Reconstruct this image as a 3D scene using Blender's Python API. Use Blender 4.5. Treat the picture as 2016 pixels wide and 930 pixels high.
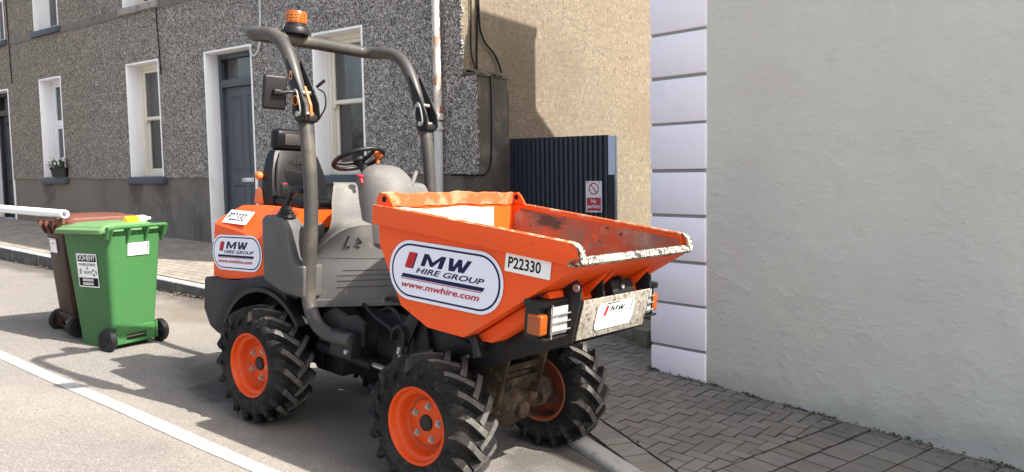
import bpy, bmesh, math, random
from mathutils import Vector, Matrix, noise as mnoise
random.seed(7)
R = math.radians
scene = bpy.context.scene
for o in list(bpy.data.objects): bpy.data.objects.remove(o)
COL = scene.collection

# ------------------------------------------------------------------ camera
CAM_F = 1620.0
a, pt, rl = R(37.5), R(-4.55), math.atan(.017)
fw = Vector((-math.sin(a)*math.cos(pt), math.cos(a)*math.cos(pt), math.sin(pt)))
r0 = Vector((math.cos(a), math.sin(a), 0)); u0 = r0.cross(fw)
rr = r0*math.cos(rl) - u0*math.sin(rl); uu = u0*math.cos(rl) + r0*math.sin(rl)
cam = bpy.data.cameras.new('camera'); camo = bpy.data.objects.new('camera', cam); COL.objects.link(camo)
cam.sensor_width = 36; cam.lens = CAM_F/2016*36; cam.clip_end = 2000; cam.clip_start = .05
m = Matrix.Identity(4)
for i in range(3):
    m[i][0] = rr[i]; m[i][1] = uu[i]; m[i][2] = -fw[i]; m[i][3] = (0, 0, 1.7)[i]
camo.matrix_world = m
scene.camera = camo

# ------------------------------------------------------------------ sky, sun, exposure
SUN_AZ, SUN_EL = 12, 45                       # degrees from +x towards +y, above the horizon
S = Vector((math.cos(R(SUN_EL))*math.cos(R(SUN_AZ)), math.cos(R(SUN_EL))*math.sin(R(SUN_AZ)), math.sin(R(SUN_EL))))
w = bpy.data.worlds.new('World'); scene.world = w; w.use_nodes = True
nt = w.node_tree; bg = nt.nodes['Background']; sky = nt.nodes.new('ShaderNodeTexSky')
sky.sky_type = 'NISHITA'; sky.sun_disc = False; sky.sun_elevation = R(SUN_EL); sky.sun_rotation = R(90-SUN_AZ)
sky.dust_density = 4.5; sky.ozone_density = .6; sky.air_density = 1.0
hs_ = nt.nodes.new('ShaderNodeHueSaturation'); hs_.inputs['Saturation'].default_value = .68; nt.links.new(sky.outputs[0], hs_.inputs['Color']); nt.links.new(hs_.outputs[0], bg.inputs[0]); bg.inputs[1].default_value = .13
sl = bpy.data.lights.new('sun', 'SUN'); sl.energy = 4.9; sl.angle = R(.55); sl.color = (1, .95, .87)
so = bpy.data.objects.new('sun', sl); COL.objects.link(so); so.rotation_euler = S.to_track_quat('Z', 'Y').to_euler(); so.location = (0, 0, 20)
vs = scene.view_settings; vs.view_transform = 'Standard'; vs.look = 'None'; vs.exposure = 1.33; vs.gamma = 1
try: vs.use_curve_mapping = False
except Exception: pass
scene.cycles.max_bounces = 8; scene.cycles.transparent_max_bounces = 12
scene.cycles.use_denoising = True

# ------------------------------------------------------------------ materials
def mat(name, base, rough=.6, metal=0., layers=(), bumps=(), coat=0., attr=None, spec=.5, alpha=None, emis=None):
    """layers: dicts c,s,lo,hi,d,f,k,st - a colour mixed over the base where a noise passes the ramp."""
    M = bpy.data.materials.new(name); M.use_nodes = True; N = M.node_tree.nodes; L = M.node_tree.links
    P = N['Principled BSDF']; P.inputs['Roughness'].default_value = rough; P.inputs['Metallic'].default_value = metal
    P.inputs['Coat Weight'].default_value = coat; P.inputs['Specular IOR Level'].default_value = spec
    P.inputs['Coat Roughness'].default_value = .15
    tc = N.new('ShaderNodeTexCoord')
    def tex(k, s, d, st, dist=0.):
        src = tc.outputs['Object']
        if k == 'x':
            sp = N.new('ShaderNodeSeparateXYZ'); L.new(src, sp.inputs[0]); return sp.outputs[0]
        if k == 'spot':                                  # st = centre (x, y, z) and scale (x, y, z): distance with a ragged edge
            sb = N.new('ShaderNodeVectorMath'); sb.operation = 'SUBTRACT'; sb.inputs[1].default_value = st[:3]; L.new(src, sb.inputs[0])
            ml = N.new('ShaderNodeVectorMath'); ml.operation = 'MULTIPLY'; ml.inputs[1].default_value = st[3:]; L.new(sb.outputs[0], ml.inputs[0])
            ln = N.new('ShaderNodeVectorMath'); ln.operation = 'LENGTH'; L.new(ml.outputs[0], ln.inputs[0])
            mq = N.new('ShaderNodeVectorMath'); mq.operation = 'MULTIPLY'; mq.inputs[1].default_value = (1, 1, 1 if st[5] >= .8 or st[5] == 0 else .3); L.new(src, mq.inputs[0])
            t = N.new('ShaderNodeTexNoise'); t.inputs['Scale'].default_value = s; t.inputs['Detail'].default_value = 6; L.new(mq.outputs[0], t.inputs['Vector'])
            ma = N.new('ShaderNodeMath'); ma.operation = 'MULTIPLY_ADD'; ma.inputs[1].default_value = dist; L.new(t.outputs[0], ma.inputs[0]); L.new(ln.outputs['Value'], ma.inputs[2]); return ma.outputs[0]
        if st:
            mp = N.new('ShaderNodeMapping'); mp.inputs['Scale'].default_value = st; L.new(src, mp.inputs[0]); src = mp.outputs[0]
        if k == 'noise':
            t = N.new('ShaderNodeTexNoise'); t.inputs['Scale'].default_value = s; t.inputs['Detail'].default_value = d
            t.inputs['Distortion'].default_value = dist; t.inputs['Roughness'].default_value = .6
            L.new(src, t.inputs['Vector']); return t.outputs[0]
        t = N.new('ShaderNodeTexVoronoi'); t.inputs['Scale'].default_value = s; L.new(src, t.inputs['Vector'])
        if k == 'cell': return t.outputs['Color']
        if k == 'edge': t.feature = 'DISTANCE_TO_EDGE'
        return t.outputs['Distance']
    cur = None
    if attr:
        an = N.new('ShaderNodeAttribute'); an.attribute_name = attr
        mx = N.new('ShaderNodeMix'); mx.data_type = 'RGBA'; mx.blend_type = 'MULTIPLY'; mx.inputs[0].default_value = 1
        mx.inputs[6].default_value = (*base, 1); L.new(an.outputs['Color'], mx.inputs[7]); cur = mx.outputs[2]
    for l in layers:
        t = tex(l.get('k', 'noise'), l['s'], l.get('d', 3), l.get('st'), l.get('dist', 0.))
        mr = N.new('ShaderNodeMapRange'); mr.interpolation_type = 'SMOOTHSTEP'
        mr.inputs['From Min'].default_value = l['lo']; mr.inputs['From Max'].default_value = l['hi']
        mr.inputs['To Max'].default_value = l.get('f', 1); L.new(t, mr.inputs[0])
        fac = mr.outputs[0]
        if 'm' in l:                                     # gate the layer by a second, larger noise
            t2 = tex('noise', l['m'][0], 3, None); m2 = N.new('ShaderNodeMapRange'); m2.interpolation_type = 'SMOOTHSTEP'
            m2.inputs['From Min'].default_value = l['m'][1]; m2.inputs['From Max'].default_value = l['m'][2]; L.new(t2, m2.inputs[0])
            mu = N.new('ShaderNodeMath'); mu.operation = 'MULTIPLY'; L.new(fac, mu.inputs[0]); L.new(m2.outputs[0], mu.inputs[1]); fac = mu.outputs[0]
        mx = N.new('ShaderNodeMix'); mx.data_type = 'RGBA'; mx.blend_type = l.get('b', 'MIX'); L.new(fac, mx.inputs[0])
        if cur is None: mx.inputs[6].default_value = (*base, 1)
        else: L.new(cur, mx.inputs[6])
        mx.inputs[7].default_value = (*l['c'], 1); cur = mx.outputs[2]
    if cur is None: P.inputs['Base Color'].default_value = (*base, 1)
    else: L.new(cur, P.inputs['Base Color'])
    prev = None
    for b in bumps:
        t = tex(b.get('k', 'noise'), b['s'], b.get('d', 4), b.get('st'), b.get('dist', 0.))
        if 'lo' in b:
            mr = N.new('ShaderNodeMapRange'); mr.inputs['From Min'].default_value = b['lo']; mr.inputs['From Max'].default_value = b['hi']; L.new(t, mr.inputs[0]); t = mr.outputs[0]
        bn = N.new('ShaderNodeBump'); bn.inputs['Strength'].default_value = b['f']; bn.inputs['Distance'].default_value = b.get('dd', .01)
        L.new(t, bn.inputs['Height'])
        if prev is not None: L.new(prev, bn.inputs['Normal'])
        prev = bn.outputs[0]
    if prev is not None: L.new(prev, P.inputs['Normal'])
    if emis: P.inputs['Emission Color'].default_value = (*emis[0], 1); P.inputs['Emission Strength'].default_value = emis[1]
    return M

def glass(name, tint=(.75, .8, .8), gloss=.09, dark=.0):
    M = bpy.data.materials.new(name); M.use_nodes = True; N = M.node_tree.nodes; L = M.node_tree.links
    N.remove(N['Principled BSDF']); out = N['Material Output']
    tr = N.new('ShaderNodeBsdfTransparent'); tr.inputs[0].default_value = (*tint, 1)
    gl = N.new('ShaderNodeBsdfGlossy'); gl.inputs['Roughness'].default_value = .03
    no = N.new('ShaderNodeTexNoise'); no.inputs['Scale'].default_value = 3; bp = N.new('ShaderNodeBump'); bp.inputs['Strength'].default_value = .25; bp.inputs['Distance'].default_value = .02; tc = N.new('ShaderNodeTexCoord'); L.new(tc.outputs['Object'], no.inputs[0]); L.new(no.outputs[0], bp.inputs['Height']); L.new(bp.outputs[0], gl.inputs['Normal'])
    fr = N.new('ShaderNodeFresnel'); fr.inputs[0].default_value = 1.5
    ad = N.new('ShaderNodeMath'); ad.operation = 'ADD'; ad.inputs[1].default_value = gloss; L.new(fr.outputs[0], ad.inputs[0])
    mx = N.new('ShaderNodeMixShader'); L.new(ad.outputs[0], mx.inputs[0]); L.new(tr.outputs[0], mx.inputs[1]); L.new(gl.outputs[0], mx.inputs[2])
    L.new(mx.outputs[0], out.inputs[0]); return M

def brickmat(name, c1, c2, mortar, bw, bh, ms, st=(1, 1, 1), rough=.85, rot=0., layers=(), bump=.4, offset=.5):
    M = mat(name, c1, rough, layers=layers); N = M.node_tree.nodes; L = M.node_tree.links; P = N['Principled BSDF']
    tc = N.new('ShaderNodeTexCoord'); mp = N.new('ShaderNodeMapping'); mp.inputs['Rotation'].default_value = (0, 0, rot); L.new(tc.outputs['Object'], mp.inputs[0])
    b = N.new('ShaderNodeTexBrick'); b.inputs['Color1'].default_value = (*c1, 1); b.inputs['Color2'].default_value = (*c2, 1); b.inputs['Mortar'].default_value = (*mortar, 1)
    b.inputs['Scale'].default_value = 1; b.inputs['Brick Width'].default_value = bw; b.inputs['Row Height'].default_value = bh; b.inputs['Mortar Size'].default_value = ms
    b.offset = offset; L.new(mp.outputs[0], b.inputs[0])
    no = N.new('ShaderNodeTexNoise'); no.inputs['Scale'].default_value = 2.5; no.inputs['Detail'].default_value = 4; L.new(tc.outputs['Object'], no.inputs[0])
    mr = N.new('ShaderNodeMapRange'); mr.inputs['To Min'].default_value = .65; mr.inputs['To Max'].default_value = 1.35; L.new(no.outputs[0], mr.inputs[0])
    mx = N.new('ShaderNodeMix'); mx.data_type = 'RGBA'; mx.blend_type = 'MULTIPLY'; mx.inputs[0].default_value = 1; L.new(b.outputs[0], mx.inputs[6]); L.new(mr.outputs[0], mx.inputs[7])
    L.new(mx.outputs[2], P.inputs['Base Color'])
    iv = N.new('ShaderNodeMath'); iv.operation = 'SUBTRACT'; iv.inputs[0].default_value = 1; L.new(b.outputs['Fac'], iv.inputs[1])
    bn = N.new('ShaderNodeBump'); bn.inputs['Strength'].default_value = bump; bn.inputs['Distance'].default_value = .006; L.new(iv.outputs[0], bn.inputs['Height']); L.new(bn.outputs[0], P.inputs['Normal'])
    return M

MT = {}
def dash_layers(light, mid, dark, sc=24):
    return [dict(c=dark, s=sc*1.15, lo=.49, hi=.56, d=1.5, dist=3.2), dict(c=light, s=sc, lo=.51, hi=.57, d=1.5, dist=3.2), dict(c=mid, s=sc*.9, lo=.63, hi=.68, d=1, dist=2.5), dict(c=dark, s=sc*2.1, lo=.58, hi=.64, d=1, dist=2, f=.9),
            dict(c=dark, s=.9, lo=.52, hi=.8, f=.22)]
MT['dash_grey'] = mat('pebble_dash', (.205, .195, .178), .9, layers=dash_layers((.46, .442, .412), (.60, .58, .54), (.045, .042, .039), 16)+[dict(c=(1.0, .90, .78), k='x', s=1, lo=-9.5, hi=-16.5, b='MULTIPLY'), dict(c=(.15, .135, .118), k='x', s=1, lo=-9, hi=-18, f=.32)], bumps=[dict(s=17, f=1, dd=.02, d=1.5, dist=3)])
MT['dash_warm'] = MT['dash_grey']
MT['plinth_grey'] = mat('cement_plinth', (0.1176, 0.1081, 0.09483), .9, layers=[dict(c=(0.18, 0.1644, 0.1417), s=1.3, lo=.42, hi=.7, d=5), dict(c=(0.054, 0.0483, 0.0436), s=2.2, lo=.55, hi=.75, d=5, st=(1, 1, .35), f=.8), dict(c=(0.204, 0.184, 0.1635), s=22, lo=.66, hi=.74, d=4, f=.5), dict(c=(0.192, 0.1587, 0.1221), k='x', s=1, lo=-11, hi=-16, f=.75)]+[dict(c=(0.06, 0.0529, 0.04469), k='spot', s=7, st=(cx_, 7, 1.5, 1.5, 0, .9), dist=.9, lo=.95, hi=.55, f=.6) for cx_ in (-13.15, -12.3, -16.3, -8.4)], bumps=[dict(s=60, f=.3, dd=.004)])
MT['plinth_warm'] = MT['plinth_grey']
MT['band'] = mat('string_band', (.16, .145, .128), .85, layers=[dict(c=(.1, .09, .08), s=3, lo=.5, hi=.75, d=5)])
MT['reveal'] = mat('white_reveal_paint', (.86, .86, .87), .6, layers=[dict(c=(.66, .655, .64), s=5, lo=.58, hi=.8, d=6, f=.7), dict(c=(.4, .39, .37), s=16, lo=.68, hi=.75, d=4, f=.6)], bumps=[dict(s=30, f=.15, dd=.004)])
MT['cream'] = mat('cream_paint', (.74, .70, .60), .45, layers=[dict(c=(.6, .55, .46), s=9, lo=.6, hi=.8, d=5, f=.5)])
MT['upvc'] = mat('white_upvc', (.78, .79, .8), .3)
MT['sill_blue'] = mat('slate_blue_sill_paint', (0.0385, 0.049, 0.07), .5, layers=[dict(c=(0.021, 0.0252, 0.035), s=8, lo=.55, hi=.75, d=5), dict(c=(0.098, 0.105, 0.119), s=25, lo=.68, hi=.76, f=.6)])
MT['sill_stone'] = mat('weathered_stone_sill', (.3, .29, .27), .9, layers=[dict(c=(.12, .115, .1), s=6, lo=.5, hi=.7, d=6), dict(c=(.5, .5, .47), s=14, lo=.62, hi=.72, d=5)])
MT['door_grey'] = mat('grey_door_paint', (0.0576, 0.072, 0.0864), .38, layers=[dict(c=(0.08, 0.092, 0.104), s=4, lo=.5, hi=.8, d=4, f=.6)])
MT['door_dark'] = mat('dark_door_paint', (.018, .02, .024), .4)
MT['chrome'] = mat('brushed_chrome', (.65, .66, .68), .25, 1.)
MT['glass'] = glass('window_glass')
MT['curtain'] = mat('net_curtain', (.66, .68, .68), .9)
MT['curtain_dim'] = mat('lined_curtain', (.13, .15, .14), .9, layers=[dict(c=(.22, .26, .235), s=2.5, lo=.45, hi=.7, st=(6, 6, .6))])
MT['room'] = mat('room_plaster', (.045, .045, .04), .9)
MT['pipe_rust'] = mat('rusting_pipe_paint', (.56, .53, .48), .55, layers=[dict(c=(.32, .11, .045), s=9, lo=.49, hi=.56, d=6, st=(1, 1, .35), m=(1.1, .38, .52)), dict(c=(.13, .05, .03), s=16, lo=.6, hi=.66, d=5, st=(1, 1, .4)), dict(c=(.45, .40, .34), s=30, lo=.6, hi=.7, f=.5)])
MT['pipe_white'] = mat('white_pipe_plastic', (.5, .5, .5), .4, layers=[dict(c=(.45, .44, .42), s=6, lo=.55, hi=.75, d=5, f=.6)])
MT['cable'] = mat('black_cable', (.006, .006, .0065), .6, spec=.2)
MT['slate'] = mat('slate_roof', (.06, .062, .068), .7, layers=[dict(c=(.1, .1, .1), s=12, lo=.5, hi=.7)])
MT['concrete_dark'] = mat('dark_stained_concrete', (.085, .075, .062), .95, spec=.2, layers=[dict(c=(.15, .132, .108), s=4, lo=.46, hi=.68, d=7), dict(c=(.035, .031, .027), s=3, lo=.52, hi=.72, d=7, st=(1, 1, .35), f=.85), dict(c=(.22, .2, .165), s=9, lo=.62, hi=.7, d=7, st=(1, 1, .3), f=.7), dict(c=(.36, .34, .3), s=22, lo=.69, hi=.74, d=5, f=.7), dict(c=(.045, .048, .024), k='spot', s=6, st=(-5.85, 7.2, 2.75, 1, 1, 2.2), dist=.9, lo=.85, hi=.55, f=.5)], bumps=[dict(s=25, f=.5, dd=.012, d=6)])
MT['moss'] = mat('moss', (.045, .06, .018), .95, layers=[dict(c=(.09, .085, .03), s=30, lo=.45, hi=.65)])
MT['gate'] = mat('anthracite_sheet_steel', (.022, .028, .042), .42, layers=[dict(c=(.05, .058, .07), s=3, lo=.55, hi=.8, d=5, st=(1, 1, .3), f=.6)])
MT['galv'] = mat('galvanised_steel', (.42, .47, .53), .4, .7, layers=[dict(c=(.25, .28, .32), s=5, lo=.5, hi=.7, st=(1, 1, .3))])
MT['sign_white'] = mat('sign_white', (.72, .73, .75), .4); MT['sign_red'] = mat('sign_red', (.42, .025, .035), .4)
MT['black'] = mat('black_print', (.005, .005, .006), .7, spec=.15)
MT['quoin'] = mat('lilac_white_paint', (.90, .90, .955), .7, layers=[dict(c=(.76, .77, .85), s=4, lo=.5, hi=.75, d=6, f=.5), dict(c=(.3, .3, .3), s=26, lo=.71, hi=.75, d=5, f=.5)], bumps=[dict(s=22, f=.25, dd=.008), dict(s=5, f=.3, dd=.01)])
MT['wall_cream'] = mat('sage_cream_masonry_paint', (.605, .622, .54), .75, layers=[dict(c=(.58, .573, .512), s=.7, lo=.4, hi=.65, d=4), dict(c=(.635, .64, .55), s=1.6, lo=.52, hi=.7, d=4, f=.6), dict(c=(.53, .53, .48), s=3.5, lo=.60, hi=.72, d=6, f=.5), dict(c=(.2, .2, .17), s=19, lo=.765, hi=.785, d=3, f=.8), dict(c=(.36, .365, .325), k='spot', s=5, st=(-1.5, 5.85, -.08, .02, .02, 1), dist=.25, lo=.34, hi=.14, f=.6), dict(c=(.30, .30, .265), s=28, lo=.70, hi=.74, d=4, st=(1, 1, .25), m=(1.2, .5, .62), f=.6)],
    bumps=[dict(s=4.2, f=.30, dd=.010, d=7, lo=.50, hi=.62), dict(s=2.2, f=.5, dd=.03, d=4), dict(s=12, f=.24, dd=.008, d=6, lo=.52, hi=.66, st=(1, 1, 1.8)), dict(s=120, f=.1, dd=.003)])
MT['wall_joint'] = mat('quoin_joint_paint', (.28, .29, .27), .85)  # darker grey of the backing seen in the joints between quoins
MT['road'] = mat('worn_asphalt', (0.1544, 0.1426, 0.1288), .92, layers=[dict(c=(0.2106, 0.1863, 0.1582), s=.55, lo=.42, hi=.62, d=6, f=.8), dict(c=(0.09945, 0.092, 0.08588), s=.9, lo=.54, hi=.7, d=7, f=.6), dict(c=(0.2749, 0.253, 0.226), s=75, lo=.53, hi=.66, d=3, f=.9), dict(c=(0.0585, 0.05405, 0.05085), s=62, lo=.56, hi=.68, d=3, f=.75), dict(c=(0.4914, 0.4715, 0.4407), s=60, lo=.74, hi=.77, d=2, f=.8),
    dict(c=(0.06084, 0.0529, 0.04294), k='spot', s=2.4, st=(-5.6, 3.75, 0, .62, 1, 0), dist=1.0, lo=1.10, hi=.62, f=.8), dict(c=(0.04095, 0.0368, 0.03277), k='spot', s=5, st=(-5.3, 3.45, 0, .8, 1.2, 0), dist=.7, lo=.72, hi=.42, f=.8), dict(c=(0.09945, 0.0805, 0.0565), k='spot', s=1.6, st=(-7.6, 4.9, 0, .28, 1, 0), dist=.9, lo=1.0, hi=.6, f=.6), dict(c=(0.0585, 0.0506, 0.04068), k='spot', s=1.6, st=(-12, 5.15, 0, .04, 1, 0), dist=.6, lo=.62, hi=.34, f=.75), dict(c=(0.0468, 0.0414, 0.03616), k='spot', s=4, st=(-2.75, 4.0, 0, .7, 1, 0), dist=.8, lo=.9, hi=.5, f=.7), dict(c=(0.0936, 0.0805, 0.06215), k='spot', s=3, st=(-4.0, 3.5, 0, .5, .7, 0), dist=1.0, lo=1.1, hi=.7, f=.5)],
    bumps=[dict(s=80, f=.7, dd=.007, d=3), dict(s=7, f=.2, dd=.012, d=4)])
MT['line'] = mat('worn_road_paint', (.30, .298, .29), .8, layers=[dict(c=(.27, .264, .255), s=2.2, lo=.45, hi=.65, d=5), dict(c=(.17, .16, .148), s=24, lo=.56, hi=.66, d=7, m=(1.4, .38, .52)), dict(c=(.30, .27, .21), s=4, lo=.58, hi=.7, d=5, f=.7), dict(c=(.15, .142, .13), s=120, lo=.60, hi=.66, d=2, f=.7)], bumps=[dict(s=140, f=.4, dd=.004)])
MT['kerb'] = mat('concrete_kerb', (.43, .42, .40), .9, layers=[dict(c=(.29, .28, .262), s=5, lo=.45, hi=.7, d=6), dict(c=(.5, .49, .47), s=60, lo=.6, hi=.7, f=.7), dict(c=(.17, .16, .14), s=14, lo=.6, hi=.7, d=6, f=.6)], bumps=[dict(s=90, f=.3, dd=.004)], attr='tone')
MT['kerb_face'] = mat('dark_kerb_face', (.07, .066, .06), .95, layers=[dict(c=(.12, .115, .105), s=7, lo=.5, hi=.72, d=6)], bumps=[dict(s=60, f=.3, dd=.005)])
MT['paver'] = mat('concrete_block_paver', (0.1733, 0.1615, 0.1436), .88, attr='tone', layers=[dict(c=(0.104, 0.09842, 0.091), s=2.3, lo=.45, hi=.75, d=5, f=.6), dict(c=(0.2287, 0.2185, 0.2023), s=130, lo=.6, hi=.7, d=3, f=.5), dict(c=(0.0693, 0.0693, 0.05056), s=1.1, lo=.58, hi=.75, d=6, f=.5), dict(c=(0.3811, 0.3741, 0.3369), s=45, lo=.755, hi=.775, d=2, f=.8)], bumps=[dict(s=120, f=.4, dd=.004)])
MT['joint'] = mat('dark_joint_sand', (0.0525, 0.048, 0.0405), .95, layers=[dict(c=(0.09, 0.0975, 0.045), s=3, lo=.5, hi=.7, d=5)])
MT['footpath'] = brickmat('block_paved_footpath', (.28, .245, .20), (.21, .185, .155), (.12, .105, .085), .2, .1, .007)
MT['gable'] = None
# --- machine
MT['orange'] = mat('orange_enamel', (0.7524, 0.0816, 0.0072), .45, coat=.05, spec=.3, layers=[dict(c=(0.6612, 0.0744, 0.012), s=3, lo=.45, hi=.75, d=5, f=.7), dict(c=(0.5472, 0.12, 0.042), s=1.7, lo=.52, hi=.72, d=7, f=.35), dict(c=(0.342, 0.054, 0.0096), s=30, lo=.66, hi=.70, d=5, f=.5, st=(.18, 1, 1.6), m=(2.5, .45, .6)), dict(c=(0.684, 0.264, 0.108), s=36, lo=.68, hi=.72, d=5, f=.6, st=(.2, 1, 2)), dict(c=(0.1026, 0.048, 0.03), s=24, lo=.71, hi=.745, d=5, f=.85)], bumps=[dict(s=6, f=.06, dd=.01)])
MT['orange_worn'] = mat('orange_worn_steel', (.40, .068, .022), .6, layers=[dict(c=(.20, .11, .085), s=3.2, lo=.40, hi=.58, d=7, st=(.7, 1, 1)), dict(c=(.52, .075, .02), s=5, lo=.54, hi=.64, d=7), dict(c=(.33, .26, .21), s=2.6, lo=.52, hi=.68, d=7, f=.8), dict(c=(.045, .028, .022), s=6, lo=.57, hi=.66, d=7, st=(.35, 1, 1.4)), dict(c=(.03, .02, .016), s=26, lo=.64, hi=.7, d=5), dict(c=(.5, .4, .32), s=50, lo=.68, hi=.74, d=3, f=.6)], bumps=[dict(s=30, f=.2, dd=.004)])
MT['back_edge'] = mat('dusty_orange_edge', (.42, .085, .022), .55, layers=[dict(c=(.40, .22, .12), s=7, lo=.45, hi=.65, d=6), dict(c=(.3, .27, .22), s=18, lo=.64, hi=.72, d=5)])
MT['cement'] = mat('dried_cement_coat', (.56, .52, .41), .9, layers=[dict(c=(.66, .63, .53), s=5, lo=.45, hi=.65, d=5), dict(c=(.28, .24, .18), s=24, lo=.66, hi=.73, d=5), dict(c=(.42, .17, .07), s=3, lo=.66, hi=.73, d=5, st=(1, 1, .5))], bumps=[dict(s=20, f=.4, dd=.006)])
MT['lip'] = mat('chipped_white_lip', (.42, .37, .30), .75, layers=[dict(c=(.03, .027, .024), s=55, lo=.47, hi=.53, d=6, m=(11, .34, .50)), dict(c=(.4, .2, .1), s=8, lo=.6, hi=.7, d=5, f=.7)], bumps=[dict(s=45, f=.5, dd=.006)])
MT['rim_edge'] = mat('scuffed_orange_rim', (.50, .10, .025), .5, layers=[dict(c=(.46, .32, .20), s=16, lo=.50, hi=.62, d=6), dict(c=(.10, .04, .02), s=20, lo=.64, hi=.7, d=5)])
MT['cement_plate'] = mat('cement_splashed_plate', (.24, .22, .185), .8, layers=[dict(c=(.10, .08, .06), s=38, lo=.5, hi=.6, d=7), dict(c=(.38, .36, .31), s=46, lo=.55, hi=.66, d=6), dict(c=(.17, .115, .06), s=5, lo=.55, hi=.75, d=5, f=.6)], bumps=[dict(s=55, f=.4, dd=.004)])
MT['chassis'] = mat('charcoal_chassis_paint', (.0095, .0098, .0115), .52, spec=.3, layers=[dict(c=(.030, .026, .022), s=5, lo=.48, hi=.75, d=6, f=.7), dict(c=(.07, .06, .048), s=32, lo=.68, hi=.74, d=5, f=.6)], bumps=[dict(s=20, f=.1, dd=.004)])
MT['chassis_blue'] = mat('blue_black_fender_plastic', (.006, .0075, .012), .42, spec=.22, layers=[dict(c=(.014, .0145, .016), s=6, lo=.52, hi=.75, d=6, f=.6)])
MT['muddy'] = mat('muddy_axle_iron', (.050, .037, .026), .95, spec=.15, layers=[dict(c=(.13, .095, .062), s=7, lo=.48, hi=.66, d=7), dict(c=(.018, .015, .013), s=11, lo=.55, hi=.68, d=6), dict(c=(.2, .16, .11), s=22, lo=.62, hi=.7, d=6, f=.6)], bumps=[dict(s=26, f=.9, dd=.016, d=6)])
MT['plastic_grey'] = mat('dusty_grey_plastic', (.115, .111, .106), .6, spec=.3, layers=[dict(c=(.18, .168, .148), s=4, lo=.45, hi=.72, d=6, f=.8), dict(c=(.085, .083, .08), s=7, lo=.55, hi=.75, d=5, f=.6), dict(c=(.36, .335, .29), s=26, lo=.67, hi=.73, d=4, f=.85, st=(1, 1, .55)), dict(c=(.26, .24, .205), s=70, lo=.68, hi=.74, d=3, f=.6), dict(c=(.05, .049, .048), s=60, lo=.70, hi=.73, d=3, f=.5, st=(.15, 1, 1.5))], bumps=[dict(s=180, f=.12, dd=.002)])
MT['plastic_dark'] = mat('grey_console_plastic', (.070, .069, .069), .55, spec=.3, layers=[dict(c=(.11, .104, .094), s=4, lo=.47, hi=.74, d=6, f=.7), dict(c=(.3, .28, .24), s=26, lo=.68, hi=.73, d=4, f=.8, st=(1, 1, .55))], bumps=[dict(s=180, f=.12, dd=.002)])
MT['tube_grey'] = mat('dusty_grey_tube_paint', (.042, .040, .037), .5, 0, coat=.05, spec=.35, layers=[dict(c=(.10, .085, .066), s=4, lo=.46, hi=.72, d=6, f=.8), dict(c=(.26, .23, .18), s=34, lo=.67, hi=.73, d=4, f=.8), dict(c=(.13, .05, .02), s=18, lo=.70, hi=.75, d=5, f=.7)])
MT['vinyl'] = mat('black_seat_vinyl', (.004, .004, .0048), .42, spec=.22, layers=[dict(c=(.009, .0085, .008), s=6, lo=.5, hi=.75, d=5, f=.6)], bumps=[dict(s=160, f=.1, dd=.002)])
MT['vinyl_light'] = mat('dusty_headrest_vinyl', (.035, .031, .028), .42, layers=[dict(c=(.06, .054, .046), s=5, lo=.5, hi=.75, f=.6)])
MT['rubber'] = mat('tyre_rubber', (.011, .011, .0118), .85, spec=.2, layers=[dict(c=(.055, .050, .042), s=6, lo=.44, hi=.68, d=8, f=.75), dict(c=(.075, .068, .057), s=34, lo=.56, hi=.7, d=5, f=.55), dict(c=(.009, .009, .0095), s=3, lo=.5, hi=.7, f=.6)], bumps=[dict(s=60, f=.15, dd=.004)])
MT['rubber_tread'] = mat('scuffed_tread_rubber', (.075, .072, .067), .88, spec=.25, layers=[dict(c=(.14, .128, .11), s=30, lo=.5, hi=.65, d=5, f=.8), dict(c=(.025, .025, .026), s=7, lo=.56, hi=.74)])
MT['wheel_orange'] = mat('wheel_orange_enamel', (.62, .066, .006), .45, coat=.06, spec=.3, layers=[dict(c=(.48, .06, .012), s=5, lo=.5, hi=.75, d=5, f=.7), dict(c=(.22, .10, .05), s=8, lo=.58, hi=.74, d=7, f=.55), dict(c=(.14, .08, .05), s=40, lo=.66, hi=.72, d=4, f=.7)])
MT['wheel_inside'] = mat('rusty_wheel_inside', (.36, .09, .04), .6, layers=[dict(c=(.12, .06, .04), s=7, lo=.45, hi=.65, d=5)])
MT['steel'] = mat('zinc_bolt', (.4, .4, .38), .4, .8)
MT['amber'] = mat('amber_lens', (.30, .058, .004), .15, coat=.35); MT['amber_band'] = mat('amber_lens_rib', (0.4219, 0.135, 0.01406), .15, coat=.6)
MT['lens'] = mat('headlamp_lens', (.34, .34, .33), .15, coat=.4, layers=[dict(c=(.5, .5, .48), s=40, lo=.45, hi=.6, st=(1, 1, .2)), dict(c=(.2, .19, .17), s=9, lo=.55, hi=.7), dict(c=(.6, .6, .58), s=14, lo=.58, hi=.66)], bumps=[dict(s=60, f=.3, dd=.003, st=(1, 1, .1))])
MT['bplastic'] = mat('black_plastic', (.0075, .0075, .0085), .48, spec=.35, layers=[dict(c=(.02, .019, .017), s=8, lo=.5, hi=.75, f=.6)])
MT['knob'] = mat('orange_knob_plastic', (0.546, 0.14, 0.028), .4); MT['red_tab'] = mat('red_tab', (0.315, 0.014, 0.021), .4)
MT['st_white'] = mat('sticker_white', (.68, .71, .80), .35, layers=[dict(c=(.5, .5, .52), s=8, lo=.62, hi=.75, d=6, f=.5)])
MT['st_plain'] = mat('sticker_plain_white', (.78, .78, .76), .35, layers=[dict(c=(.55, .52, .48), s=20, lo=.66, hi=.74, d=5, f=.6)])
MT['navy'] = mat('sticker_navy', (.012, .015, .062), .65, spec=.15); MT['st_red'] = mat('sticker_red', (.42, .02, .03), .6, spec=.2)
MT['grey_print'] = mat('grey_print', (.25, .25, .26), .5)
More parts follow.
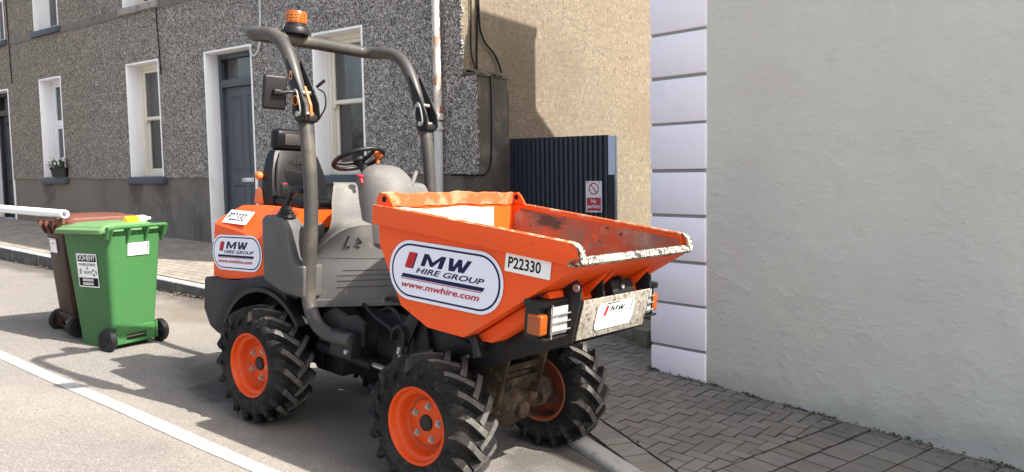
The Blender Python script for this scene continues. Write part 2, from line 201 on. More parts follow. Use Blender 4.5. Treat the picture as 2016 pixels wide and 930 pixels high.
MT['bin_green'] = mat('green_bin_plastic', (0.0387, 0.129, 0.04128), .5, spec=.3, layers=[dict(c=(0.0516, 0.1591, 0.0516), s=2.5, lo=.45, hi=.7, d=4, f=.6), dict(c=(0.0344, 0.0774, 0.0301), s=9, lo=.62, hi=.75, d=6, f=.5), dict(c=(0.0774, 0.1462, 0.0688), s=40, lo=.68, hi=.74, f=.4, st=(1, 1, .2))], bumps=[dict(s=140, f=.06, dd=.002)])
MT['bin_lid_green'] = mat('faded_green_lid_plastic', (.105, .20, .08), .5, spec=.3, layers=[dict(c=(.075, .155, .055), s=6, lo=.5, hi=.75, d=5, f=.6)])
MT['bin_brown'] = mat('brown_bin_plastic', (.034, .0155, .0095), .5, spec=.15, layers=[dict(c=(.052, .026, .017), s=3, lo=.5, hi=.7, f=.6)])
MT['bin_lid_brown'] = mat('red_brown_lid_plastic', (.112, .042, .027), .5, spec=.3, layers=[dict(c=(.08, .032, .021), s=6, lo=.5, hi=.7, f=.6)])
MT['bin_dark'] = mat('bin_recess', (.008, .012, .008), .9)
MT['juice'] = mat('yellow_drink', (.85, .5, .01), .2, coat=.6); MT['bottle_label'] = mat('bottle_label', (.5, .55, .75), .35, layers=[dict(c=(.85, .85, .85), s=30, lo=.5, hi=.56)])
MT['bottle_clear'] = mat('clear_bottle_plastic', (.62, .66, .7), .12, coat=.6)
MT['leaf'] = mat('plant_leaf', (.035, .06, .018), .7); MT['petal'] = mat('white_petal', (.75, .75, .72), .7); MT['pot'] = mat('black_planter_plastic', (.006, .006, .007), .5, spec=.25)
MT['dry_leaf'] = mat('dry_leaf', (.10, .052, .03), .8); MT['stone'] = mat('lichen_stone', (.16, .145, .115), .92, layers=[dict(c=(.09, .095, .045), s=4, lo=.45, hi=.65, d=6), dict(c=(.26, .24, .2), s=9, lo=.58, hi=.7, d=6)], bumps=[dict(s=9, f=.7, dd=.02)])
MT['timber'] = mat('weathered_timber', (.36, .25, .15), .8, layers=[dict(c=(.2, .14, .09), s=8, lo=.5, hi=.65, d=5, st=(.3, 3, 3))])

def gable_mat():
    M = mat('tan_scored_render', (.160, .130, .092), .92, layers=[dict(c=(.072, .052, .031), s=30, lo=.55, hi=.63, d=4, dist=1.6, st=(1, 1, .8)), dict(c=(.225, .187, .135), s=26, lo=.53, hi=.62, d=4, dist=1.2), dict(c=(.13, .102, .066), s=.9, lo=.45, hi=.7, d=5, f=.6), dict(c=(.065, .047, .028), s=44, lo=.655, hi=.7, d=3, f=.8)],
            bumps=[dict(s=40, f=.5, dd=.008, d=4, dist=1.4)])
    N = M.node_tree.nodes; L = M.node_tree.links; P = N['Principled BSDF']
    src = P.inputs['Base Color'].links[0].from_socket
    tc = N.new('ShaderNodeTexCoord'); sp = N.new('ShaderNodeSeparateXYZ'); L.new(tc.outputs['Object'], sp.inputs[0])
    cb = N.new('ShaderNodeCombineXYZ'); L.new(sp.outputs[1], cb.inputs[0]); L.new(sp.outputs[2], cb.inputs[1])
    b = N.new('ShaderNodeTexBrick'); b.inputs['Scale'].default_value = 1; b.inputs['Brick Width'].default_value = .92; b.inputs['Row Height'].default_value = .30; b.inputs['Mortar Size'].default_value = .004
    b.inputs['Mortar Smooth'].default_value = .6
    L.new(cb.outputs[0], b.inputs[0])
    no = N.new('ShaderNodeTexNoise'); no.inputs['Scale'].default_value = 2.2; L.new(tc.outputs['Object'], no.inputs[0])
    mr = N.new('ShaderNodeMapRange'); mr.inputs['From Min'].default_value = .36; mr.inputs['From Max'].default_value = .6; mr.inputs['To Max'].default_value = .75; L.new(no.outputs[0], mr.inputs[0])
    mu = N.new('ShaderNodeMath'); mu.operation = 'MULTIPLY'; L.new(b.outputs['Fac'], mu.inputs[0]); L.new(mr.outputs[0], mu.inputs[1])
    mx = N.new('ShaderNodeMix'); mx.data_type = 'RGBA'; L.new(mu.outputs[0], mx.inputs[0]); L.new(src, mx.inputs[6]); mx.inputs[7].default_value = (.08, .06, .04, 1)
    L.new(mx.outputs[2], P.inputs['Base Color']); return M
MT['gable'] = gable_mat()

# ------------------------------------------------------------------ mesh helpers
def smooth_path(pts, n=6, closed=False):
    P = [Vector(p) for p in pts]; out = []
    k = len(P)
    for i in range(k if closed else k-1):
        p1, p2 = P[i], P[(i+1) % k]
        p0 = P[(i-1) % k] if (closed or i > 0) else p1*2-p2
        p3 = P[(i+2) % k] if (closed or i+2 < k) else p2*2-p1
        for j in range(n):
            t = j/n
            out.append(.5*((2*p1)+(p2-p0)*t+(2*p0-5*p1+4*p2-p3)*t*t+(3*p1-p0-3*p2+p3)*t**3))
    if not closed: out.append(P[-1])
    return out

class MB:
    def __init__(s): s.bm = bmesh.new(); s.mi = 0; s.tone = None
    def add(s, tmp, T=None):
        if T is not None: bmesh.ops.transform(tmp, matrix=T, verts=tmp.verts)
        mp = {}
        for v in tmp.verts: mp[v] = s.bm.verts.new(v.co)
        fs = []
        for f in tmp.faces:
            try: nf = s.bm.faces.new([mp[v] for v in f.verts])
            except ValueError: continue
            nf.material_index = s.mi; fs.append(nf)
        tmp.free(); return fs
    def face(s, pts):
        f = s.bm.faces.new([s.bm.verts.new(p) for p in pts]); f.material_index = s.mi; return f
    def box(s, lo, hi, bev=0., T=None, seg=2):
        t = bmesh.new(); bmesh.ops.create_cube(t, size=1)
        for v in t.verts: v.co = Vector([(lo[i]+hi[i])/2+v.co[i]*(hi[i]-lo[i]) for i in range(3)])
        if bev: bmesh.ops.bevel(t, geom=t.edges[:], offset=bev, segments=seg, profile=.5, affect='EDGES', clamp_overlap=True)
        return s.add(t, T)
    def prism(s, pts, a_, b_, ax='y', bev=0., T=None, seg=2, fn=None):
        t = bmesh.new()
        def P(u, v, h): return {'y': (u, h, v), 'z': (u, v, h), 'x': (h, u, v)}[ax]
        A = [t.verts.new(P(u, v, a_)) for u, v in pts]; B = [t.verts.new(P(u, v, b_)) for u, v in pts]
        t.faces.new(A); t.faces.new(B[::-1])
        n = len(pts)
        for i in range(n): t.faces.new([A[i], B[i], B[(i+1) % n], A[(i+1) % n]])
        bmesh.ops.recalc_face_normals(t, faces=t.faces)
        if bev: bmesh.ops.bevel(t, geom=t.edges[:], offset=bev, segments=seg, profile=.5, affect='EDGES', clamp_overlap=True)
        if fn:
            for v in t.verts: v.co = Vector(fn(v.co))
        return s.add(t, T)
    def loft(s, secs, cap=True, closed=True, T=None):
        t = bmesh.new(); V = [[t.verts.new(p) for p in q] for q in secs]; n = len(secs[0])
        for i in range(len(V)-1):
            for j in range(n if closed else n-1):
                k = (j+1) % n; t.faces.new([V[i][j], V[i][k], V[i+1][k], V[i+1][j]])
        if cap and closed: t.faces.new(V[0][::-1]); t.faces.new(V[-1])
        bmesh.ops.recalc_face_normals(t, faces=t.faces)
        return s.add(t, T)
    def tube(s, path, r, seg=14, closed=False, T=None):
        P = [Vector(p) for p in path]; n = len(P); rad = r if isinstance(r, (list, tuple)) else [r]*n
        secs = []; up = None
        for i in range(n):
            d = (P[(i+1) % n]-P[i-1]) if closed else (P[min(i+1, n-1)]-P[max(i-1, 0)])
            d.normalize()
            if up is None: up = d.orthogonal().normalized()
            up = (up-d*up.dot(d)).normalized(); sd = d.cross(up)
            secs.append([P[i]+(up*math.cos(q)+sd*math.sin(q))*rad[i] for q in [2*math.pi*k/seg for k in range(seg)]])
        if closed:
            # align the last ring with the first
            best = min(range(seg), key=lambda k: (secs[-1][k]-secs[0][0]).length)
            secs.append(secs[0][-best:]+secs[0][:-best] if best else secs[0])
            return s.loft(secs, cap=False, T=T)
        return s.loft(secs, T=T)
    def cyl(s, p0, p1, r, r1=None, seg=20, T=None):
        return s.tube([p0, p1], [r, r if r1 is None else r1], seg, T=T)
    def lathe(s, prof, seg=32, ax='z', T=None, closed=False, cap=False):
        secs = []
        for r, h in prof:
            ring = []
            for k in range(seg):
                c, d = r*math.cos(2*math.pi*k/seg), r*math.sin(2*math.pi*k/seg)
                ring.append({'z': (c, d, h), 'y': (c, h, d), 'x': (h, c, d)}[ax])
            secs.append(ring)
        if closed: secs.append(secs[0])
        return s.loft(secs, cap=cap, T=T)
    def ball(s, c, r, sc=(1, 1, 1), u=16, v=10):
        t = bmesh.new(); bmesh.ops.create_uvsphere(t, u_segments=u, v_segments=v, radius=r)
        return s.add(t, Matrix.Translation(c) @ Matrix.Diagonal((*sc, 1)))
    def build(s, name, mats, parent=None, angle=32, flat=False, weld=False, recalc=False):
        if weld: bmesh.ops.remove_doubles(s.bm, verts=s.bm.verts, dist=1e-5)
        if recalc: bmesh.ops.recalc_face_normals(s.bm, faces=s.bm.faces)
        me = bpy.data.meshes.new(name); s.bm.to_mesh(me); s.bm.free()
        for mm in (mats if isinstance(mats, (list, tuple)) else [mats]): me.materials.append(MT[mm] if isinstance(mm, str) else mm)
        if not flat:
            me.polygons.foreach_set('use_smooth', [True]*len(me.polygons)); me.set_sharp_from_angle(angle=R(angle))
        o = bpy.data.objects.new(name, me); COL.objects.link(o)
        if parent: o.parent = parent
        return o

def tag(o, label=None, cat=None, group=None, kind=None):
    if label: o['label'] = label
    if cat: o['category'] = cat
    if group: o['group'] = group
    if kind: o['kind'] = kind
    return o
def empty(name, label, cat, M=None, group=None):
    o = bpy.data.objects.new(name, None); COL.objects.link(o); o.empty_display_size = .1
    if M is not None: o.matrix_world = M if isinstance(M, Matrix) else Matrix.Translation(M)
    return tag(o, label, cat, group)

_txt = {}
def text_geo(body, shear=0., bold=0., spacing=1.):
    key = (body, shear, bold, spacing)
    if key not in _txt:
        cu = bpy.data.curves.new('t', 'FONT'); cu.body = body; cu.shear = shear; cu.offset = bold; cu.space_character = spacing; cu.resolution_u = 3
        o = bpy.data.objects.new('t', cu); COL.objects.link(o); dg = bpy.context.evaluated_depsgraph_get(); dg.update()
        me = bpy.data.meshes.new_from_object(o.evaluated_get(dg))
        vs_ = [v.co.copy() for v in me.vertices]; fs = [list(p.vertices) for p in me.polygons]
        bpy.data.objects.remove(o); bpy.data.curves.remove(cu); bpy.data.meshes.remove(me)
        x0 = min(v.x for v in vs_); x1 = max(v.x for v in vs_); y0 = min(v.y for v in vs_); y1 = max(v.y for v in vs_)
        _txt[key] = ([((v.x-x0)/(x1-x0), (v.y-y0)/(y1-y0)) for v in vs_], fs)
    return _txt[key]

class Sticker:
    """Flat layered print: (u, v) metres on a plane given by origin, u axis and v axis."""
    def __init__(s, O, U, V, base=.0015):
        s.O = Vector(O); s.U = Vector(U).normalized(); N = s.U.cross(Vector(V)).normalized(); s.V = N.cross(s.U).normalized(); s.N = N
        s.mb = MB(); s.h = base; s.mats = []
    def _m(s, name):
        if name not in s.mats: s.mats.append(name)
        s.mb.mi = s.mats.index(name)
    def P(s, u, v, h): return s.O+s.U*u+s.V*v+s.N*h
    def poly(s, pts, mat_, lift=.0008):
        s._m(mat_); s.h += lift; s.mb.face([s.P(u, v, s.h) for u, v in pts])
    def rrect(s, w, h, r, mat_, cu=0, cv=0, n=8):
        pts = []
        for cx, cy, a0 in ((w/2-r, h/2-r, 0), (-w/2+r, h/2-r, 90), (-w/2+r, -h/2+r, 180), (w/2-r, -h/2+r, 270)):
            for k in range(n+1): pts.append((cu+cx+r*math.cos(R(a0+90*k/n)), cv+cy+r*math.sin(R(a0+90*k/n))))
        s.poly(pts, mat_)
    def text(s, body, u, v, w, h, mat_, shear=0., bold=0., spacing=1.):
        vs_, fs = text_geo(body, shear, bold, spacing); s._m(mat_); H = s.h+.0008
        V = [s.mb.bm.verts.new(s.P(u+x*w, v+y*h, H)) for x, y in vs_]
        for f in fs:
            try: nf = s.mb.bm.faces.new([V[i] for i in f]); nf.material_index = s.mb.mi
            except ValueError: pass
    def slab(s, w, h, mat_, thick):
        s._m(mat_)
        c = [(-w/2, -h/2), (w/2, -h/2), (w/2, h/2), (-w/2, h/2)]
        for k in range(4):
            p, q = c[k], c[(k+1) % 4]; s.mb.face([s.P(*p, 0), s.P(*q, 0), s.P(*q, thick), s.P(*p, thick)])
        s.mb.face([s.P(*p, thick) for p in c]); s.h = thick
    def build(s, name, parent=None): return s.mb.build(name, s.mats, parent, flat=True)

# ------------------------------------------------------------------ ground heights
def interp(x, xs, ys):
    if x <= xs[0]: return ys[0]
    for i in range(len(xs)-1):
        if x <= xs[i+1]: return ys[i]+(ys[i+1]-ys[i])*(x-xs[i])/(xs[i+1]-xs[i])
    return ys[-1]
def sstep(a_, b_, x): t = min(max((x-a_)/(b_-a_), 0), 1); return t*t*(3-2*t)
def rz(x, y): return interp(x, (-60, -25, -14, -8.3, -7, -4.6, -3, 3, 8), (1.6, .80, .47, .30, .22, .065, -.035, -.33, -.53)) - .026*(min(max(y, 0), 4.4)-3.7) - .008
def pz(x, y):
    zk = .41+.041*(-8.3-x); zb = .703+.029*(-11-x)
    if y < 5.3: s_ = zk
    else: s_ = zk+(zb-zk)*min((y-5.3)/1.7, 1)
    t = sstep(-8.2, -5.6, x)
    return s_*(1-t)+(-.055*(x+3.27))*t
KERB = [(-40, 5.32), (-8.3, 5.3), (-6.8, 5.2), (-5.5, 4.98), (-4.3, 4.78), (-3.5, 4.62), (-2.93, 4.33), (-2.32, 4.03), (-1.2, 3.38), (1, 2.05), (6, -1)]
def ky(x): return interp(x, [p[0] for p in KERB], [p[1] for p in KERB])

# ------------------------------------------------------------------ road, kerb, footpath, paving
b = MB()
xs = [-400, -150, -60, -40, -30]+[-25+.5*i for i in range(63)]+[8, 12, 30, 100, 400]; ys = [-400, -120, -40, -15, -6, -3, -1, 0, .6, 1.2, 1.8, 2.4, 3, 3.6, 4.0, 4.4, 5.4, 8, 14, 40, 150, 400]
G = [[b.bm.verts.new((x, y, rz(x, y)-(.25 if y > 6 else 0))) for y in ys] for x in xs]
for i in range(len(xs)-1):
    for j in range(len(ys)-1): b.bm.faces.new([G[i][j], G[i+1][j], G[i+1][j+1], G[i][j+1]])
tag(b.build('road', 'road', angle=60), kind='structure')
b = MB()
for i in range(62):
    x0, x1 = -25+.5*i, -25+.5*(i+1)
    def ed(x): return 2.662+.005*math.sin(x*3.1), 2.774+.005*math.sin(x*2.3+1)
    (a0, b0), (a1, b1) = ed(x0), ed(x1)
    b.face([(x0, a0, rz(x0, a0)+.004), (x1, a1, rz(x1, a1)+.004), (x1, b1, rz(x1, b1)+.004), (x0, b0, rz(x0, b0)+.004)])
tag(b.build('parking_line', 'line'), kind='structure')
b = MB(); tone = b.bm.loops.layers.float_color.new('tone')
def kpath(d):                                        # points along the kerb's road edge, then offset to the footpath side
    return d
dense = smooth_path([(x, y, 0) for x, y in KERB], 1)
fine = []
for i in range(len(dense)-1):
    n = max(1, int((dense[i+1]-dense[i]).length/.9+.5))
    for k in range(n): fine.append(dense[i].lerp(dense[i+1], k/n))
fine.append(dense[-1])
for i in range(len(fine)-1):
    p, q = fine[i], fine[i+1]; d = (q-p).normalized(); nrm = Vector((-d.y, d.x, 0)); g = d*.006; p, q = p+g, q-g
    tv = random.uniform(.8, 1.12)
    sec = []
    for e in (p, q):
        t = sstep(-7.5, -5.2, e.x); zt = pz(e.x, e.y)+.002; zb = rz(e.x, e.y)-.06
        if e.x > -6: zt = max(zt, rz(e.x, e.y)+.012)
        o_ = [(0, zb), (0, zt-.02), (.018, zt-.003), (.035, zt), (.125, zt), (.125, zb)]
        sec.append([e+nrm*u+Vector((0, 0, z)) for u, z in o_])
    for f in b.loft(sec):
        f.normal_update()
        if f.normal.dot(-nrm) > .95 and (p.x+q.x)/2 < -4.5: f.material_index = 1  # left kerb stones get a much darker colour on their road-facing side
        for l in f.loops: l[tone] = (tv, tv, tv, 1)
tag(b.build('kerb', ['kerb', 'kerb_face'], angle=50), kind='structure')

b = MB()
def sheet(b, x0, x1, y0f, y1, nx, ny, dz=0):
    V = []
    for i in range(nx+1):
        x = x0+(x1-x0)*i/nx; ya = y0f(x); V.append([b.bm.verts.new((x, ya+(y1-ya)*j/ny, pz(x, ya+(y1-ya)*j/ny)+dz)) for j in range(ny+1)])
    for i in range(nx):
        for j in range(ny): b.bm.faces.new([V[i][j], V[i+1][j], V[i+1][j+1], V[i][j+1]])
sheet(b, -40, -6.02, lambda x: ky(x)+.10, 7.06, 136, 8)
tag(b.build('footpath', 'footpath', angle=60), kind='structure')
b = MB(); sheet(b, -6.02, 4, lambda x: ky(x)+.10, 14, 60, 24, -.015)
tag(b.build('paving_bed', 'joint', angle=60), kind='structure')

# block pavers: herringbone field, soldier border along the kerb, soldier band, then square blocks
def clip(poly, p, n):
    out = []
    for i in range(len(poly)):
        A_, B_ = poly[i], poly[(i+1) % len(poly)]; da, db = (A_-p).dot(n), (B_-p).dot(n)
        if da >= 0: out.append(A_)
        if (da >= 0) != (db >= 0): out.append(A_.lerp(B_, da/(da-db)))
    return out
V2 = lambda x, y: Vector((x, y))
b = MB(); tone = b.bm.loops.layers.float_color.new('tone')
def paver(poly, base=1.):
    if len(poly) < 3: return
    ar = abs(sum(poly[i].x*poly[(i+1) % len(poly)].y-poly[(i+1) % len(poly)].x*poly[i].y for i in range(len(poly))))/2
    if ar < .0009: return
    c = sum(poly, V2(0, 0))/len(poly)
    if c.y > 9.8 or c.x < -6.0 or c.x > 1.2: return
    dz = random.uniform(-.002, .002); tx, ty = random.uniform(-.012, .012), random.uniform(-.012, .012)
    tv = base*random.uniform(.86, 1.12); wv = random.uniform(.97, 1.05); col = (tv*wv, tv, tv*random.uniform(.94, 1.02), 1)
    def ring(k, dz2):
        r_ = []
        for p in poly:
            d = c-p; L_ = d.length; q = p+d*(k/max(L_, k)) if L_ else p
            r_.append(b.bm.verts.new((q.x, q.y, pz(q.x, q.y)+dz+dz2+(q.x-c.x)*tx+(q.y-c.y)*ty)))
        return r_
    r1, r2, r3 = ring(.0070, -.02), ring(.0085, -.003), ring(.0115, 0)
    fs = [b.bm.faces.new(r3)]
    for A_, B_, mi_ in ((r1, r2, 1), (r2, r3, 0)):
        for i in range(len(poly)):
            f = b.bm.faces.new([A_[i], A_[(i+1) % len(poly)], B_[(i+1) % len(poly)], B_[i]]); f.material_index = mi_; fs.append(f)
    for f in fs:
        for l in f.loops: l[tone] = col
ang = R(-2.8); ex, ey = V2(math.cos(ang), math.sin(ang)), V2(-math.sin(ang), math.cos(ang)); O_ = V2(-2.31, 4.456)
A0, A1 = V2(-2.956, 4.793), V2(-2.105, 4.283); Ad = (A1-A0).normalized(); An = V2(-Ad.y, Ad.x)
B0 = V2(-3.0, 4.62); Bd = V2(-3.0, .62).normalized(); Bn = V2(Bd.y, -Bd.x); Bn = Bn if Bn.y > 0 else -Bn
S0, S1 = V2(-1.944, 4.398), V2(-1.754, 5.244); Sd = (S1-S0).normalized(); Sn = V2(-Sd.y, Sd.x)
if Sn.x > 0: Sn = -Sn
for i in range(-60, 60):
    for j in range(-40, 70):
        mm = (i-j) % 4
        if mm == 0: r_ = (i, j, i+2, j+1)
        elif mm == 2: r_ = (i, j-1, i+1, j+1)
        else: continue
        poly = [O_+ex*(.1*u)+ey*(.1*v) for u, v in ((r_[0], r_[1]), (r_[2], r_[1]), (r_[2], r_[3]), (r_[0], r_[3]))]
        c = sum(poly, V2(0, 0))/4
        if c.x < -6.3 or c.x > -1.2 or c.y < 3.5 or c.y > 10: continue
        poly = clip(poly, A0, An) if c.x > -3.0 else clip(poly, B0, Bn)
        if poly: poly = clip(poly, S0+Sn*.003, Sn)
        paver(poly)
for k in range(-4, 40):                                # border along the kerb
    p = A0+Ad*(.1*k); poly = [p-An*.003, p+Ad*.1-An*.003, p+Ad*.1-An*.205, p-An*.205]
    q = clip(poly, S0, Sn) if k < 14 else poly
    if k >= 14 or (p-S0).dot(Sn) < .05: q = poly
    paver(q, 1.12)
Sx = -Sn
for k in range(-20, 40):                               # soldier band and the square blocks beyond it
    p = S0+Sd*(.1*k); poly = [p+Sx*.003, p+Sx*.203, p+Sx*.203+Sd*.1, p+Sx*.003+Sd*.1]
    paver(clip(poly, A0-An*.003, An), .95)
for c_ in range(0, 14):
    for k in range(-14, 20):
        p = S0+Sd*(.2*k+.03)+Sx*(.21+.2*c_); poly = [p, p+Sx*.2, p+Sx*.2+Sd*.2, p+Sd*.2]
        paver(clip(poly, A0-An*.003, An), .95)
tag(b.build('paving', ['paver', 'joint'], flat=True), kind='structure')

# ------------------------------------------------------------------ terrace houses
Y0 = 7.0
def wall_grid(b, x0, x1, z0, z1, y, holes, zf=None):
    xs = sorted({x0, x1, *[h[0] for h in holes], *[h[1] for h in holes]}); zs = sorted({z0, z1, *[h[2] for h in holes], *[h[3] for h in holes]})
    xs = [x for x in xs if x0 <= x <= x1]; zs = [z for z in zs if z0 <= z <= z1]
    for i in range(len(xs)-1):
        for j in range(len(zs)-1):
            cx, cz = (xs[i]+xs[i+1])/2, (zs[j]+zs[j+1])/2
            if any(h[0] < cx < h[1] and h[2] < cz < h[3] for h in holes): continue
            b.face([(xs[i], y, zs[j]), (xs[i+1], y, zs[j]), (xs[i+1], y, zs[j+1]), (xs[i], y, zs[j+1])])

def reveal(parent, x0, x1, z0, z1, depth=.21, bottom=False):
    b = MB(); e = .028; yf = Y0-.028; yb = Y0+depth
    for (lx, hx) in ((x0-e, x0), (x1, x1+e)): b.box((lx, yf, z0), (hx, yb, z1+e), .004)
    b.box((x0, yf, z1), (x1, yb, z1+e), .004)
    return b.build('reveal', 'reveal', parent)

def curtain(parent, x0, x1, z0, z1, y, m='curtain', amp=.02, freq=38):
    b = MB(); n = 40; A_ = []; B_ = []
    for i in range(n+1):
        x = x0+(x1-x0)*i/n; yy = y+amp*math.sin(freq*x)+.01*math.sin(17*x); A_.append(b.bm.verts.new((x, yy, z0))); B_.append(b.bm.verts.new((x, yy, z1)))
    for i in range(n): b.bm.faces.new([A_[i], A_[i+1], B_[i+1], B_[i]])
    return b.build('curtain', m, parent)

def window(house, x0, x1, z0, z1, style, sillm, cur):
    yb = Y0+.19
    fm = 'cream' if style == 'sash' else 'upvc'
    b = MB(); t = .06                                  # frame
    b.box((x0, yb, z0), (x0+t, yb+.12, z1), .004); b.box((x1-t, yb, z0), (x1, yb+.12, z1), .004)
    b.box((x0+t, yb, z1-t), (x1-t, yb+.12, z1), .004); b.box((x0+t, yb-.02, z0), (x1-t, yb+.12, z0+.05), .004)
    win = b.build('window', fm, house)
    zm = z0+(z1-z0)*.515 if style == 'sash' else z0+(z1-z0)*.55
    def sash(ya, za, zb2, st=.05, bot=.05, top=.05, horns=False):
        b = MB(); xa, xb = x0+t+.004, x1-t-.004
        b.box((xa, ya, za), (xa+st, ya+.04, zb2), .003); b.box((xb-st, ya, za), (xb, ya+.04, zb2), .003)
        b.box((xa+st, ya, za), (xb-st, ya+.04, za+bot), .003); b.box((xa+st, ya, zb2-top), (xb-st, ya+.04, zb2), .003)
        if horns:
            for xx in (xa, xb-st): b.prism([(xx, za), (xx+st, za), (xx+st*.8, za-.05), (xx+st*.2, za-.05)], ya+.004, ya+.036)
        b.build('sash', fm, win)
        g = MB(); g.face([(xa+st, ya+.02, za+bot), (xb-st, ya+.02, za+bot), (xb-st, ya+.02, zb2-top), (xa+st, ya+.02, zb2-top)]); g.build('pane', 'glass', win, flat=True)
    if style == 'sash':
        sash(yb+.02, zm, z1-t-.002, horns=True); sash(yb+.066, z0+.052, zm+.045, bot=.08)
    else:
        sash(yb+.01, zm+.03, z1-t-.002, st=.045); sash(yb+.01, z0+.052, zm-.03, st=.045)
        b = MB(); b.box((x0+t, yb, zm-.028), (x1-t, yb+.1, zm+.028), .003); b.build('transom', fm, win)
    wm_ = (x1-x0)*.46
    curtain(win, x0+wm_, x1-.03, z0+.03, z0+(z1-z0)*.56, yb+.24, 'curtain', .035, 60)
    curtain(win, x0+.02, x1-.03, z0+(z1-z0)*.56, z1-.03, yb+.30, 'curtain_dim', .03, 26)
    reveal(house, x0, x1, z0, z1)
    if sillm:
        b = MB(); b.prism([(Y0-.075, z0-.115), (Y0-.075, z0-.012), (Y0+.2, z0+.006), (Y0+.2, z0-.115)], x0-.09, x1+.09, 'x', .006); b.build('sill', sillm, house)
    return win

def door(house, x0, x1, z0, z1, m):
    yb = Y0+.19; t = .07; ztr = z0+(z1-z0)*.865
    b = MB()
    b.box((x0, yb, z0), (x0+t, yb+.11, z1), .005); b.box((x1-t, yb, z0), (x1, yb+.11, z1), .005); b.box((x0+t, yb, z1-t), (x1-t, yb+.11, z1), .005)
    b.box((x0+t, yb-.012, ztr-.11), (x1-t, yb+.11, ztr), .006)
    fr = b.build('door_frame', m, house)
    g = MB(); g.face([(x0+t, yb+.06, ztr), (x1-t, yb+.06, ztr), (x1-t, yb+.06, z1-t), (x0+t, yb+.06, z1-t)]); g.build('fanlight', 'glass', fr, flat=True)
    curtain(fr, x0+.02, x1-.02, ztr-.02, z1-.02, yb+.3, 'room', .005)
    xa, xb, za, zb2 = x0+t+.005, x1-t-.005, z0+.03, ztr-.115
    b = MB(); yd = yb+.05; W = xb-xa; H = zb2-za
    stl = .11; mid = .1; lock = za+H*.40
    holes = [(xa+stl, xa+W/2-mid/2, za+.2, lock-.08), (xa+W/2+mid/2, xb-stl, za+.2, lock-.08), (xa+stl, xa+W/2-mid/2, lock+.1, zb2-.13), (xa+W/2+mid/2, xb-stl, lock+.1, zb2-.13)]
    wall_grid(b, xa, xb, za, zb2, yd, holes)
    for h in holes:
        i_ = .016
        o_ = [(h[0], yd, h[2]), (h[1], yd, h[2]), (h[1], yd, h[3]), (h[0], yd, h[3])]
        q = [(h[0]+i_, yd+.016, h[2]+i_), (h[1]-i_, yd+.016, h[2]+i_), (h[1]-i_, yd+.016, h[3]-i_), (h[0]+i_, yd+.016, h[3]-i_)]
        for k in range(4): b.face([o_[k], o_[(k+1) % 4], q[(k+1) % 4], q[k]])
        k2 = .045
        p = [(h[0]+k2, yd+.016, h[2]+k2), (h[1]-k2, yd+.016, h[2]+k2), (h[1]-k2, yd+.016, h[3]-k2), (h[0]+k2, yd+.016, h[3]-k2)]
        r_ = [(h[0]+k2+.02, yd+.004, h[2]+k2+.02), (h[1]-k2-.02, yd+.004, h[2]+k2+.02), (h[1]-k2-.02, yd+.004, h[3]-k2-.02), (h[0]+k2+.02, yd+.004, h[3]-k2-.02)]
        for k in range(4): b.face([q[k], q[(k+1) % 4], p[(k+1) % 4], p[k]]); b.face([p[k], p[(k+1) % 4], r_[(k+1) % 4], r_[k]])
        b.face(r_)
    d = b.build('door', m, house, flat=True)
    b = MB(); cx = xa+W*.52; b.box((cx-.15, yd-.018, lock-.035), (cx+.15, yd-.001, lock+.03), .008); b.box((cx-.12, yd-.026, lock-.012), (cx+.12, yd-.018, lock+.012), .004); b.build('letter_plate', 'chrome', d)
    b = MB(); b.cyl((xb-.07, yd, lock+.25), (xb-.07, yd-.03, lock+.25), .025); b.build('lock_cylinder', 'chrome', d)
    b = MB(); b.ball((xb-.07, yd-.05, lock+.05), .03); b.cyl((xb-.07, yd, lock+.05), (xb-.07, yd-.05, lock+.05), .012); b.build('door_knob', 'chrome', d)
    b = MB(); b.box((x0, Y0-.04, z0-.15), (x1, yb+.1, z0+.015), .008); b.build('doorstep', 'sill_stone', house)
    reveal(house, x0, x1, z0, z1)

def house_shell(house, x0, x1, zg, ze, holes, dashm, plm, zd, right=None, left=True, zsplit=None):
    b = MB(); wall_grid(b, x0, x1, zd, ze, Y0-.02, holes)
    b.face([(x0, Y0-.02, zd), (x1, Y0-.02, zd), (x1, Y0, zd), (x0, Y0, zd)])
    b.build('front_wall', dashm, house, flat=True)
    b = MB(); wall_grid(b, x0, x1, zg, zd, Y0, holes); b.build('plinth', plm, house, flat=True)
    D_ = 7.5; zr = ze+2.3; ym = Y0+D_/2
    b = MB(); b.face([(x0, Y0+D_, zg), (x1, Y0+D_, zg), (x1, Y0+D_, ze), (x0, Y0+D_, ze)])
    b.face([(x0, Y0, zg), (x0, Y0+D_, zg), (x0, Y0+D_, ze), (x0, ym, zr), (x0, Y0, ze)])
    b.face([(x0, Y0+.02, zg+.1), (x1, Y0+.02, zg+.1), (x1, Y0+D_, zg+.1), (x0, Y0+D_, zg+.1)])
    b.face([(x0, Y0+2.6, zg), (x1, Y0+2.6, zg), (x1, Y0+2.6, ze), (x0, Y0+2.6, ze)])
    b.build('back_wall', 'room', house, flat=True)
    b = MB()
    for sgn, ya in ((-1, Y0-.18), (1, Y0+D_+.18)):
        b.prism([(ya, ze-.05), (ym, zr+.06), (ym, zr+.14), (ya, ze+.04)], x0-.0, x1+.06, 'x')
    b.build('roof', 'slate', house)
    b = MB(); b.tube([(x0, Y0-.2, ze-.06), (x1, Y0-.2, ze-.06)], .055); b.build('gutter', 'cable', house)

